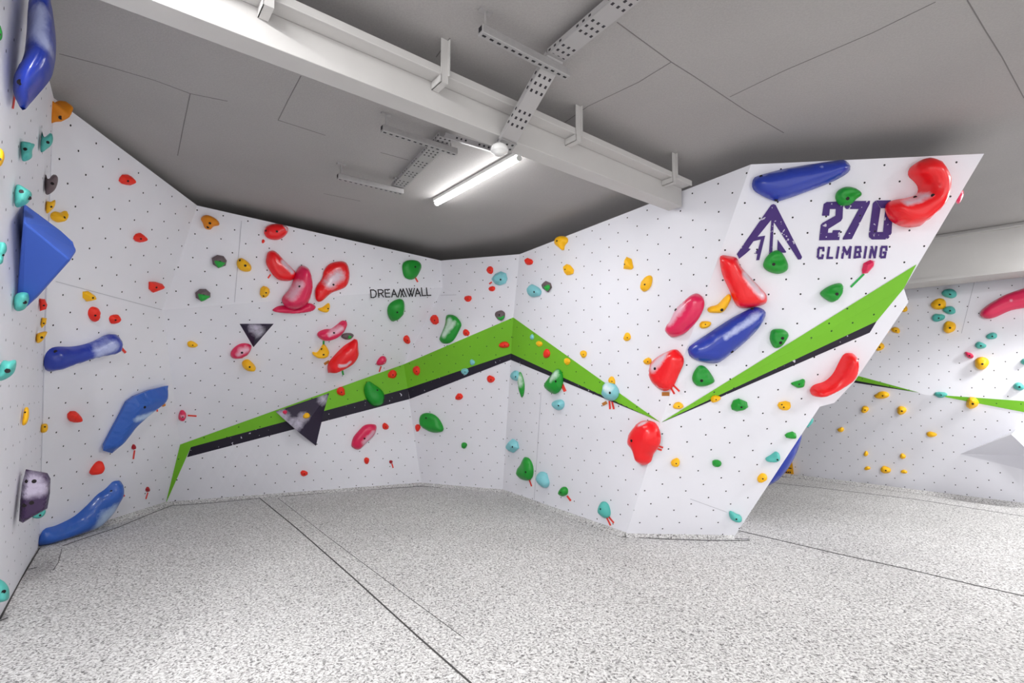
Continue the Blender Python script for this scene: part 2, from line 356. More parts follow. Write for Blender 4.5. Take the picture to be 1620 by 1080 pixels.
def wall(name, keys):
    V, Fc, UV = [], [], []
    for k in keys:
        c, g = FACET[k]; px = [PX[n] for n in c]
        if k == 'A':
            vs = [PT[n] for n in c]; fs = [(0, 1, 2, 3)]
            up = Vector((0, 0, 1)); uv = [((v - PT['F1']).dot(ax) / .13, v.z / .13) for v in vs]
        else:
            p2, fs, _ = fill(px, 15); vs = [on_wall(p, 0, [k]) for p in p2]; uv = [grid_uv(g, p) for p in p2]
        fs = face_front(vs, fs); b0 = len(V); V += vs; UV += uv; Fc += [tuple(i + b0 for i in f) for f in fs]
    o = link(name, V, Fc, [M['wall']]); set_uv(o, UV)
    s = o.modifiers.new('thickness', 'SOLIDIFY'); s.thickness = .018; s.offset = -1
    return tag(o, kind='structure')
W = {}
W['A'] = wall('wall_left', ['A']); W['B'] = wall('wall_corner_left', ['Bu', 'Bl']); W['D'] = wall('wall_back', ['D1', 'D2', 'D3'])
W['E'] = wall('wall_back_corner', ['E1', 'E2']); W['G'] = wall('wall_middle', ['G1', 'G2']); W['H'] = wall('wall_right', ['H1', 'H2']); W['R'] = wall('wall_far_right', ['R1', 'R2', 'R3'])
# the side of the overhanging right wall that turns away from the photographer
sd = Vector((.42, .9, 0)) * .9
hs = [PT[n] for n in ('F6', 'W5', 'W4', 'W3', 'W2', 'W', 'T6')]
o = link('wall_right_return', hs + [v + sd for v in hs], [(i + 1, i, i + 7, i + 8) for i in range(6)], [M['wall']]); tag(o, kind='structure')
set_uv(o, [(i * 1.7 + .5, i * .4) for i in range(14)])

def clip(poly, a, b, keep):
    """the part of poly on one side of the line a-b"""
    def sd(p): return ((b[0] - a[0]) * (p[1] - a[1]) - (b[1] - a[1]) * (p[0] - a[0])) * keep
    out = []
    for i in range(len(poly)):
        p, q = poly[i], poly[(i + 1) % len(poly)]; u, v = sd(p), sd(q)
        if u >= 0: out.append(p)
        if u * v < 0: t = u / (u - v); out.append((p[0] + (q[0] - p[0]) * t, p[1] + (q[1] - p[1]) * t))
    return out
def decal(name, poly, mat, parent, facets, off=.005, step=9, label=None):
    parts = [(poly, facets)]
    if facets == ['H1', 'H2']:
        a, b = PX['V'], PX['W']; up = clip(poly, a, b, -1); dn = clip(poly, a, b, 1)
        parts = [(q, [k]) for q, k in ((up, 'H1'), (dn, 'H2')) if len(q) > 2 and abs(poly_area(q)) > 1]
    V, Fc, uv = [], [], []
    for q, fk in parts:
        p2, fs, _ = fill(q, step); vs = [on_wall(p, off, fk) for p in p2]; fs = face_front(vs, fs); b0 = len(V)
        V += vs; Fc += [tuple(i + b0 for i in f) for f in fs]; g = FACET[fk[0]][1]; uv += [grid_uv(g, p) or (.5, 0) for p in p2]
    o = link(name, V, Fc, [mat], parent, smooth=True); set_uv(o, uv)
    if label: o['label'] = label
    return o
#STRIPES
GR, BK = M['green_paint'], M['black_paint']
D3, E2, G2, H1, H2 = ['D3'], ['E2'], ['G2'], ['H1', 'H2'], ['H1', 'H2']
decal('green_stripe', [(285, 703), (639, 576), (645, 614), (302, 707), (262, 797)], GR, W['D'], D3, label='lime green painted stripe climbing to the right')
decal('green_stripe', [(639, 576), (812, 502), (808.5, 559), (645, 614)], GR, W['E'], E2, label='lime green painted stripe rising to its peak')
decal('green_stripe', [(812, 502), (1045, 668), (880, 592), (808.5, 559)], GR, W['G'], G2, label='lime green painted stripe falling to a point')
decal('green_stripe', [(1046, 668), (1450, 418), (1430, 456), (1387, 508)], GR, W['H'], H1, label='broad lime green painted stripe')
decal('black_stripe', [(302, 707), (645, 614), (648, 631), (296, 723)], BK, W['D'], D3)
decal('black_stripe', [(645, 614), (808.5, 559), (808, 569), (648, 631)], BK, W['E'], E2)
decal('black_stripe', [(808.5, 559), (880, 592), (1043, 666), (808, 569)], BK, W['G'], G2)
decal('black_stripe', [(1050, 666), (1387, 508), (1376, 526), (1047, 668)], BK, W['H'], H2)
decal('green_stripe', [(1345, 591), (1455, 621), (1345, 600)], GR, W['R'], ['R3'], label='thin lime green painted wedge pointing right')
decal('black_stripe', [(1345, 600), (1455, 621), (1345, 604)], BK, W['R'], ['R3'])
decal('green_stripe', [(1475, 624), (1700, 640), (1700, 667)], GR, W['R'], ['R3'], label='lime green painted wedge widening to the right')
# seams between plywood sheets
def seam(parent, a, b, facets, w=.8):
    dx, dy = b[0] - a[0], b[1] - a[1]; L = hypot(dx, dy); nx, ny = -dy / L * w / 2, dx / L * w / 2
    decal('panel_seam', [(a[0] + nx, a[1] + ny), (b[0] + nx, b[1] + ny), (b[0] - nx, b[1] - ny), (a[0] - nx, a[1] - ny)], M['seam'], parent, facets, .003, 12)
seam(W['B'], (88, 445), (256, 490), ['Bu']); seam(W['D'], (382, 349), (371, 478), ['D1']); seam(W['R'], (1545, 432), (1521, 527), ['R1'])
seam(W['G'], (790, 745), (806, 590), ['G2'], .5); seam(W['G'], (845, 790), (856, 620), ['G2'], .5); seam(W['E'], (697, 467), (722, 466), ['E1'], .6)
seam(W['H'], (1092, 789), (1150, 810), ['H2'], .6)

# ---------------------------------------------------------------- lettering
def strokes(name, lines, w, mat, parent, facets, fx, label=None):
    V, Fc = [], []
    for n, (a, b) in enumerate(lines):
        a = fx(a); b = fx(b); dx, dy = b[0] - a[0], b[1] - a[1]; L = hypot(dx, dy) or 1; ux, uy = dx / L * w * .45, dy / L * w * .45; nx, ny = -dy / L * w / 2, dx / L * w / 2
        q = [(a[0] - ux + nx, a[1] - uy + ny), (b[0] + ux + nx, b[1] + uy + ny), (b[0] + ux - nx, b[1] + uy - ny), (a[0] - ux - nx, a[1] - uy - ny)]
        vs = [on_wall(p, .005 + .0002 * (n % 5), facets) for p in q]; b0 = len(V); V += vs; Fc += [tuple(i + b0 for i in f) for f in face_front(vs, [(0, 1, 2, 3)])]
    o = link(name, V, Fc, [mat], parent); set_uv(o, [(.5, 0)] * len(V))
    if label: o['label'] = label
def poly_lines(*pls):
    out = []
    for pl in pls: out += list(zip(pl[:-1], pl[1:]))
    return out
# "DREAMWALL", thin black capitals; unit box per letter, y up
def dw(p): return (575 + p[0] / 13.5, 445 + p[1] / 13.5)
L = poly_lines([(165, 345), (152, 183), (215, 183), (262, 210), (275, 265), (258, 325), (215, 345), (165, 345)],
 [(328, 338), (312, 180), (385, 178), (418, 200), (418, 232), (385, 258), (322, 262)], [(375, 260), (428, 330)],
 [(555, 172), (458, 178), (475, 333), (568, 330)], [(465, 252), (555, 248)],
 [(605, 333), (648, 175), (718, 330)], [(622, 278), (695, 275)],
 [(742, 333), (788, 165), (862, 328)], [(800, 330), (848, 160), (915, 325)],
 [(915, 152), (985, 320), (1035, 155)], [(975, 152), (1042, 318), (1088, 150)],
 [(1108, 318), (1150, 155), (1222, 312)], [(1125, 262), (1200, 258)],
 [(1238, 140), (1258, 305), (1335, 300)], [(1345, 140), (1362, 300), (1438, 296)])
strokes('lettering', L, 1.7, M['ink'], W['D'], ['D1'], dw, 'thin black capital letters reading DREAMWALL')
def c5(p): return (1180 + p[0] / 5.4, 300 + p[1] / 5.4)
PP = M['purple_paint']
decal('mountain_logo', [c5(p) for p in [(235, 122), (215, 130), (-78, 550), (-57, 590), (0, 545), (42, 507), (22, 500), (65, 440), (128, 425), (105, 508), (68, 545), (98, 548), (88, 603), (115, 600), (165, 392), (100, 402), (213, 262), (217, 262), (195, 575), (225, 560), (238, 285), (243, 283), (435, 580), (445, 597), (470, 595), (481, 575), (255, 130)]], PP, W['H'], ['H1'], step=8, label='purple peaked mountain emblem')
decal('mountain_logo', [c5(p) for p in [(272, 425), (345, 530), (340, 538), (290, 538), (268, 510)]], PP, W['H'], ['H1'], step=8)
decal('numeral', [c5(p) for p in [(650, 222), (665, 122), (690, 105), (815, 100), (832, 118), (826, 245), (812, 268), (705, 335), (700, 368), (738, 368), (745, 345), (808, 345), (798, 430), (625, 432), (640, 300), (655, 283), (765, 222), (768, 165), (718, 165), (712, 222)]], PP, W['H'], ['H1'], step=8, label='purple numeral 2')
decal('numeral', [c5(p) for p in [(845, 97), (1062, 95), (1058, 120), (905, 422), (828, 427), (828, 415), (965, 165), (858, 165), (845, 150)]], PP, W['H'], ['H1'], step=8, label='purple numeral 7')
zero = [(1110, 92), (1235, 90), (1258, 110), (1245, 370), (1220, 415), (1195, 425), (1075, 425), (1052, 405), (1050, 380), (1085, 115)]
zi = [(1152, 160), (1190, 158), (1170, 360), (1122, 360)]
zp = zero[:1] + zero[1:] + [zero[0], (1150.5, 160), (1121, 360.5), (1170.5, 360.5), (1191, 158), (1151.8, 159.5)]
decal('numeral', [c5(p) for p in zero[1:] + [(1109, 92.5), (1151, 159.5), (1121, 361), (1171, 361), (1191, 157.5), (1153, 158.5), (1112, 91.5)]], PP, W['H'], ['H1'], step=8, label='purple numeral 0')
def cl(p): return (1280 + p[0] / 11.57, 380 + p[1] / 11.57)
L = poly_lines([(262, 185), (262, 140), (190, 140), (175, 165), (162, 300), (180, 325), (240, 325), (250, 275)], [(365, 135), (338, 322), (420, 322)], [(540, 130), (508, 318)],
 [(608, 318), (640, 130), (692, 250), (760, 125), (740, 315)], [(835, 315), (860, 125), (935, 125), (942, 200), (915, 215), (930, 300), (835, 312)], [(850, 215), (915, 215)],
 [(1045, 125), (1015, 315)], [(1115, 312), (1148, 125), (1200, 310), (1232, 122)], [(1415, 175), (1415, 120), (1340, 122), (1325, 150), (1308, 290), (1325, 310), (1385, 308), (1400, 225), (1365, 225)])
strokes('lettering', L, 3.7, PP, W['H'], ['H1'], cl, 'purple slanted capital letters reading CLIMBING')

# ---------------------------------------------------------------- room shell, floor, ceiling
def box(lo, hi, mat, name, kind='structure', parent=None):
    x0, y0, z0 = lo; x1, y1, z1 = hi
    v = [(x0, y0, z0), (x1, y0, z0), (x1, y1, z0), (x0, y1, z0), (x0, y0, z1), (x1, y0, z1), (x1, y1, z1), (x0, y1, z1)]
    f = [(3, 2, 1, 0), (4, 5, 6, 7), (0, 1, 5, 4), (1, 2, 6, 5), (2, 3, 7, 6), (3, 0, 4, 7)]
    o = link(name, v, f, [mat], parent)
    if kind: tag(o, kind=kind)
    return o
def bar_mesh(p, q, w, h, up=Vector((0, 0, 1))):
    """a straight bar from p to q, w wide, h high (its top at the line)"""
    p, q = Vector(p), Vector(q); d = (q - p).normalized(); s = d.cross(up).normalized(); u = s.cross(d)
    v = []
    for e in (p, q): v += [e - s * w / 2 - u * h, e + s * w / 2 - u * h, e + s * w / 2, e - s * w / 2]
    return v, [(0, 1, 2, 3), (7, 6, 5, 4), (0, 4, 5, 1), (1, 5, 6, 2), (2, 6, 7, 3), (3, 7, 4, 0)]
def bars(name, lst, mat, parent=None, loc=None):
    V, F = [], []
    for a in lst:
        v, f = bar_mesh(*a); b = len(V); V += v; F += [tuple(i + b for i in q) for q in f]
    return link(name, V, F, [mat], parent, loc=loc)
floor = box((-7.2, -4, -.3), (11, 13.2, 0), M['carpet'], 'floor')
ceil = box((-7.2, -4, CEIL), (11, 13.2, CEIL + .2), M['ceiling'], 'ceiling')
box((-7.4, -4, 0), (-7.2, 13.2, CEIL), M['concrete'], 'wall_outer_left'); box((11, -4, 0), (11.2, 13.2, CEIL), M['concrete'], 'wall_outer_right'); box((-7.4, 13.2, 0), (11.2, 13.4, CEIL), M['concrete'], 'wall_outer_back')
# seams of the floor cover: dark lines between the mats
def floor_line(pts, w, name='mat_seam'):
    P3 = [atz(x, y, 0) for x, y in pts]; V, Fc = [], []
    for a, b in zip(P3[:-1], P3[1:]):
        v, f = bar_mesh(a + Vector((0, 0, .003)), b + Vector((0, 0, .003)), w, .0028); b0 = len(V); V += v; Fc += [tuple(i + b0 for i in q) for q in f]
    return link(name, V, Fc, [M['carpet_seam']], floor)
floor_line([(411, 788), (470, 836), (560, 915), (660, 1006), (742, 1078), (760, 1094), (1000, 1305)], .011)
floor_line([(1163, 838), (1240, 856), (1330, 877), (1440, 901), (1540, 925), (1640, 947), (2100, 1052)], .014)
floor_line([(100, 863), (140, 849), (187, 834), (232, 815), (270, 800), (340, 795), (411, 788)], .012)
floor_line([(446, 785), (560, 776), (668, 769), (740, 774), (790, 779), (803, 783)], .014)
floor_line([(795, 780), (840, 797), (920, 825), (985, 849), (1060, 853), (1130, 855), (1186, 855)], .016)
floor_line([(1150, 851), (1186, 853)], .01)
floor_line([(0, 979), (30, 921), (63, 866)], .012); floor_line([(46, 900), (58, 898)], .008); floor_line([(0, 982), (12, 977)], .008)
floor_line([(1230, 754), (1273, 755), (1278, 758), (1330, 763), (1420, 773), (1530, 790), (1640, 804)], .03)
floor_line([(1210, 762), (1300, 772), (1450, 790), (1640, 820)], .008)
floor_line([(98, 868), (92, 890), (84, 902)], .004)
floor_line([(440, 788), (520, 850), (640, 940), (735, 1010)], .0025)
# thin padded strip covering the joint between floor and wall
def skirt(name, a, b, w):
    A, B = atz(*a, 0), atz(*b, 0); d = (B - A).normalized(); n = Vector((0, 0, 1)).cross(d)
    if n.dot(CAMP - A) < 0: n = -n
    v = [A, B, B + n * w, A + n * w]; t = Vector((0, 0, .03)); V = v + [A + t * 1.4, B + t * 1.4, B + n * w + t * .2, A + n * w + t * .2]
    o = link(name, V, [(3, 2, 1, 0), (4, 5, 6, 7), (0, 1, 5, 4), (1, 2, 6, 5), (2, 3, 7, 6), (3, 0, 4, 7)], [M['carpet']]); tag(o, kind='structure')
skirt('trim_1', (72, 858), (262, 797), .11); skirt('trim_2', (262, 797), (667, 767), .07); skirt('trim_3', (667, 767), (795, 778), .07)
skirt('trim_4', (795, 778), (990, 848), .07); skirt('trim_5', (990, 848), (1160, 851), .05); skirt('trim_6', (1240, 752), (1640, 803), .12)
# joints between ceiling boards
JT = [[(94, 85), (170, 105), (245, 127), (301, 148)], [(301, 148), (290, 200), (281, 246)], [(476, 120), (456, 158), (440, 190)], [(440, 190), (515, 214)], [(602, 241), (646, 253)], [(512, 306), (570, 318)],
      [(976, 35), (1062, 98), (1100, 122)], [(1062, 98), (1010, 130), (930, 168), (870, 210)], [(1155, 153), (1240, 112), (1380, 52), (1480, 3)], [(1100, 122), (1180, 175), (1240, 210)],
      [(1530, 0), (1560, 50), (1585, 90), (1620, 155)], [(712, 60), (690, 90)], [(301, 148), (360, 160)]]
for pl in JT:
    P3 = [atz(x, y, CEIL) for x, y in pl]
    bars('board_joint', [(a, b, .006, .0015) for a, b in zip(P3[:-1], P3[1:])], M['joint'], ceil)

# ---------------------------------------------------------------- the steel beam across the ceiling, with its flange and hangers
Z0 = 3.285
e1 = atz(1079, 327, Z0); e0 = e1 - DB * 6.4
wd = .15
side = Vector((sin(BA), -cos(BA), 0))   # towards the photographer's right
bm_e = empty('steel_beam', e0 - side * wd / 2 + Vector((0, 0, CEIL - Z0)))
tag(bm_e, 'long pale painted steel beam running under the ceiling into the white wall', 'beam')
def bpart(name, s0, s1, z0, z1, a=0, b=0, mat='beam'):
    p0 = e0 + side * s0 + DB * a; p1 = e1 + side * s0 + DB * b; q0 = e0 + side * s1 + DB * a; q1 = e1 + side * s1 + DB * b
    V = [Vector((p.x, p.y, z)) for z in (z0, z1) for p in (p0, p1, q1, q0)]
    o = link(name, V, [(0, 1, 2, 3), (7, 6, 5, 4), (0, 4, 5, 1), (1, 5, 6, 2), (2, 6, 7, 3), (3, 7, 4, 0)], [M[mat]], loc=bm_e.location); bv = o.modifiers.new('b', 'BEVEL'); bv.width = .004; bv.segments = 2
    return child(o, bm_e)
bpart('web', -wd, 0, Z0, 3.462); bpart('flange', -wd - .1, .10, 3.4625, 3.478); bpart('flange_lip', .10, .112, 3.455, 3.505)
for k, (x, y) in enumerate([(425, 5), (703, 135), (915, 230), (1067, 297)]):
    # hanger strap: upright from flange to ceiling with a foot under the flange
    r = ray(x, y); A = e1 + side * .118; t = (A - CAMP).dot(side) / r.dot(side); P = CAMP + r * t; s = (P - e1).dot(DB)
    C0 = e1 + DB * s
    h = empty('beam_hanger', C0 + side * .14 + Vector((0, 0, CEIL - Z0)))
    def hp(name, a0, a1, b0, b1, z0, z1):
        V = [C0 + DB * a + side * b + Vector((0, 0, z - Z0)) for z in (z0, z1) for a, b in ((a0, b0), (a1, b0), (a1, b1), (a0, b1))]
        return child(link(name, V, [(3, 2, 1, 0), (4, 5, 6, 7), (0, 1, 5, 4), (1, 2, 6, 5), (2, 3, 7, 6), (3, 0, 4, 7)], [M['beam']], loc=h.location), h)
    hp('strap', -.025, .025, .115, .121, 3.41, CEIL); hp('strap_edge', .021, .027, .10, .14, 3.45, CEIL); hp('foot', -.025, .025, .004, .121, 3.405, 3.411); hp('foot_rib', -.025, -.02, .004, .121, 3.405, 3.455)
    where = ['cut off by the top edge of the photo', 'left of the long perforated tray', 'midway between the perforated tray and the white wall', 'closest to the white wall, at the beam end'][k]
    tag(h, 'pale steel hanger bracket on the beam, ' + where, 'bracket', 'hanger brackets along the beam')

# deep bulkhead beyond the right wall
def bulk():
    a = atz(1430, 380, CEIL); b = atz(1620, 350.5, CEIL); d = (b - a).normalized(); a = a - d * 1.2; b = b + d * 2.2; n = Vector((-d.y, d.x, 0))
    if n.dot(CAMP - a) > 0: n = -n
    V = [p + Vector((0, 0, z)) for z in (0, -.64) for p in (a, b, b + n * .5, a + n * .5)]
    o = link('trim_7', V, [(3, 2, 1, 0), (4, 5, 6, 7), (0, 1, 5, 4), (1, 2, 6, 5), (2, 3, 7, 6), (3, 0, 4, 7)], [M['beam']]); tag(o, kind='structure')
    V = [p + Vector((0, 0, z)) for z in (-.04, -.06) for p in (a - n * .05, b - n * .05, b, a)]
    link('upper_lip', V, [(3, 2, 1, 0), (4, 5, 6, 7), (0, 1, 5, 4), (1, 2, 6, 5), (2, 3, 7, 6), (3, 0, 4, 7)], [M['beam']], o)
    V = [p + Vector((0, 0, z)) for z in (-.60, -.64) for p in (a - n * .03, b - n * .03, b, a)]
    link('lower_lip', V, [(3, 2, 1, 0), (4, 5, 6, 7), (0, 1, 5, 4), (1, 2, 6, 5), (2, 3, 7, 6), (3, 0, 4, 7)], [M['beam']], o)
bulk()

# ---------------------------------------------------------------- slotted cable tray in bent lengths
def tray_mesh(path, w, h):
    V, Fc, UV = [], [], []; L = 0
    for i, (p, q) in enumerate(zip(path[:-1], path[1:])):
        d = (q - p).normalized(); s = d.cross(Vector((0, 0, 1))).normalized(); u = s.cross(d); n = (q - p).length
        prof = [(-w / 2, h), (-w / 2, 0), (w / 2, 0), (w / 2, h)]
        for a, b in zip(prof[:-1], prof[1:]):
            b0 = len(V)
            V += [p + s * a[0] + u * a[1], p + s * b[0] + u * b[1], q + s * b[0] + u * b[1], q + s * a[0] + u * a[1]]
            Fc.append((b0, b0 + 1, b0 + 2, b0 + 3)); k = 3.0 if a[1] == b[1] else 1.0
            UV += [(L / .05, 0), (L / .05, k), ((L + n) / .05, k), ((L + n) / .05, 0)]
        L += n
    return V, Fc, UV
def tray(path, w, label, name='cable_tray'):
    e = empty(name, path[0]); V, Fc, UV = tray_mesh(path, w, .035)
    o = link('tray_channel', V, Fc, [M['slots']], loc=path[0]); set_uv(o, UV); child(o, e); s = o.modifiers.new('t', 'SOLIDIFY'); s.thickness = .0025
    for p in path[1:-1]:
        c = bars('joint_plate', [(p - DB * w * .52 + Vector((0, 0, .003)), p + DB * w * .52 + Vector((0, 0, .003)), .05, .006)], M['steel'], loc=path[0]); child(c, e)
    return tag(e, label, 'cable tray', 'perforated cable trays')
Pa = atz(1003, -10, 3.59); Pb = atz(879, 92, 3.59); Pc = atz(803, 226, 3.255); Pd = atz(795, 240, 3.24)
tray([Pa - (Pb - Pa) * 2, Pb, Pc, Pd], .125, 'long perforated steel cable tray dropping from the ceiling down across the beam')
Qa = atz(779, 240, 3.35); Qb = atz(706, 218, 3.585); Qc = atz(628, 298, 3.585)
tray([Qb, Qc], .12, 'short perforated steel cable tray beyond the beam, between the two far support struts')
tray([Qa, Qb], .05, 'narrow perforated tray piece joining the far tray to the beam')
def strut(px0, px1, label):
    a = atz(*px0, 3.555); b = atz(*px1, 3.555); e = empty('support_strut', (a + b) / 2 + Vector((0, 0, CEIL - 3.555)))
    c = bars('channel', [(a + Vector((0, 0, .02)), b + Vector((0, 0, .02)), .052, .05)], M['steel'], loc=e.location); child(c, e)
    bv = c.modifiers.new('b', 'BEVEL'); bv.width = .003
    n = 13; d = (b - a) / n
    sl = bars('slots', [(a + d * (i + .25) + Vector((0, 0, -.0295)), a + d * (i + .72) + Vector((0, 0, -.0295)), .014, .0015) for i in range(n)], M['ink'], loc=e.location); child(sl, c) if False else child(sl, e)
    u = (b - a).normalized(); cap = bars('open_end', [(a - u * .001 + Vector((0, 0, .014)), a - u * .002 + Vector((0, 0, .014)), .03, .03)], M['ink'], loc=e.location); child(cap, e)
    for t in (.05, .92):
        p = a + (b - a) * t
        r = bars('threaded_rod', [(p + Vector((0, 0, .02)), Vector((p.x, p.y, CEIL)), .01, .01, Vector((0, 1, 0)))], M['steel'], loc=e.location); child(r, e)
        cl_ = bars('ceiling_clip', [(Vector((p.x, p.y, CEIL)) - u * .04, Vector((p.x, p.y, CEIL)) + u * .04, .03, .012)], M['steel'], loc=e.location); child(cl_, e)
    return tag(e, label, 'support strut', 'slotted struts on ceiling rods')
strut((760, 46), (898, 117), 'slotted steel strut on ceiling rods, nearest one, crossing under the long cable tray')
strut((604, 202), (722, 240), 'slotted steel strut on ceiling rods just beyond the beam')
strut((534, 278), (637, 303), 'slotted steel strut on ceiling rods, farthest and lowest in view')

# ---------------------------------------------------------------- lamps
def cyl(c, d, r, L, n=16):
    d = d.normalized(); s = d.orthogonal().normalized(); u = d.cross(s); V = []
    for e in (-L / 2, L / 2):
        for i in range(n): V.append(c + d * e + (s * cos(2 * pi * i / n) + u * sin(2 * pi * i / n)) * r)
    return V, [(i, (i + 1) % n, n + (i + 1) % n, n + i) for i in range(n)] + [tuple(range(n))[::-1], tuple(range(n, 2 * n))]
def tube_light(c, L, label, watts, ang=None):
    d = -DA if ang is None else Vector((cos(ang), sin(ang), 0))
    e = empty('tube_light', Vector((c.x, c.y, CEIL)))
    h = bars('housing', [(Vector((c.x, c.y, CEIL - .001)) - d * L / 2, Vector((c.x, c.y, CEIL - .001)) + d * L / 2, .07, .035)], M['white_plastic'], loc=e.location); child(h, e)
    V, Fc = cyl(Vector((c.x, c.y, CEIL - .062)), d, .022, L * .95); t = link('tube', V, Fc, [M['tube']], loc=e.location, smooth=False); child(t, e)
    for s in (-1, 1):
        V, Fc = cyl(Vector((c.x, c.y, CEIL - .058)) + d * s * L * .487, d, .026, .02); k = link('end_cap', V, Fc, [M['white_plastic']], loc=e.location); child(k, e)
    ld = bpy.data.lights.new('tube_lamp', 'AREA'); ld.shape = 'RECTANGLE'; ld.size = L; ld.size_y = .05; ld.energy = watts
    lo = bpy.data.objects.new('tube_lamp', ld); COL.objects.link(lo); lo.location = (0, 0, -.09); lo.parent = e
    lo.rotation_euler = (0, 0, atan2(d.y, d.x))
    return tag(e, label, 'ceiling light', 'tube lights on the ceiling')
ta = atz(690, 322, CEIL - .05); tb = atz(822, 247, CEIL - .05)
tube_light((ta + tb) / 2, (tb - ta).length, 'glowing white fluorescent tube light on the ceiling beyond the beam', TUBE_W * .3)
for x, y, s in [(-1.3, 1.1, 2.0), (-1.2, -1.8, 2.2), (4.6, -1.2, .8), (5.4, 1.3, 1.2), (5.4, 3.4, 1.2), (7.6, 5.0, 2.6)]:  # unseen tubes added out of view, strengths set to brighten walls and mat
    tube_light(Vector((x, y, 0)), 1.5, 'unseen white tube light added to brighten the walls and mat', TUBE_W * s)
# round white detector at the end of the tray
c = atz(790, 240, 3.17); V, Fc = [], []; nn = 24; prof = [(0, .05), (.035, .05), (.055, .035), (.062, .012), (.058, 0), (.036, -.014), (.034, -.02), (0, -.022)]
e = empty('smoke_detector', c + Vector((0, 0, .05)))
def lathe(prof, c, n=24):
    V = [c + Vector((r * cos(2 * pi * i / n), r * sin(2 * pi * i / n), z)) for r, z in prof for i in range(n)]
    return V, [(j * n + i, (j + 1) * n + i, (j + 1) * n + (i + 1) % n, j * n + (i + 1) % n) for j in range(len(prof) - 1) for i in range(n)]
V, Fc = lathe(prof[:5], c); child(link('detector_body', V, Fc, [M['white_plastic']], loc=e.location, smooth=True), e)
V, Fc = lathe(prof[4:], c); child(link('detector_dome', V, Fc, [M['white_plastic']], loc=e.location, smooth=True), e)
r_ = bars('mount', [(c + Vector((0, 0, .05)), c + Vector((0, 0, .068)), .012, .012, Vector((0, 1, 0)))], M['steel'], loc=e.location); child(r_, e)
tag(e, 'round white smoke detector under the beam beside the glowing tube', 'smoke detector')

# ---------------------------------------------------------------- holds
def spline(pts, per=5):
    out = []; n = len(pts)
    for i in range(n):
        p0, p1, p2, p3 = (pts[(i + k - 1) % n] for k in range(4))
        for j in range(per):
            t = j / per
            out.append(tuple(.5 * (2 * p1[a] + (p2[a] - p0[a]) * t + (2 * p0[a] - 5 * p1[a] + 4 * p2[a] - p3[a]) * t * t + (-p0[a] + 3 * p1[a] - 3 * p2[a] + p3[a]) * t ** 3) for a in (0, 1)))
    return out
def resample(pts, n):
    L = [0]
    for i in range(len(pts)): a, b = pts[i], pts[(i + 1) % len(pts)]; L.append(L[-1] + hypot(b[0] - a[0], b[1] - a[1]))
    out = []; k = 0
    for j in range(n):
        s = L[-1] * j / n
        while L[k + 1] < s: k += 1
        a, b = pts[k], pts[(k + 1) % len(pts)]; t = (s - L[k]) / max(1e-12, L[k + 1] - L[k]); out.append((a[0] + (b[0] - a[0]) * t, a[1] + (b[1] - a[1]) * t))
    return out
def blob_outline(cx, cy, w, h, ang, seed, shape='blob'):
    rnd = random.Random(seed); n = 10 if shape != 'facet' else 7; out = []
    ph = rnd.random() * 6.28; A = radians(ang)
    for i in range(n):
        t = 2 * pi * i / n; k = 1 + .09 * sin(2 * t + ph) + .07 * sin(3 * t + ph * 2) + rnd.uniform(-.05, .05)
        x = w / 2 * cos(t) * k; y = h / 2 * sin(t) * k
        out.append((cx + x * cos(A) + y * sin(A), cy - x * sin(A) + y * cos(A)))
    return out
CH = {}
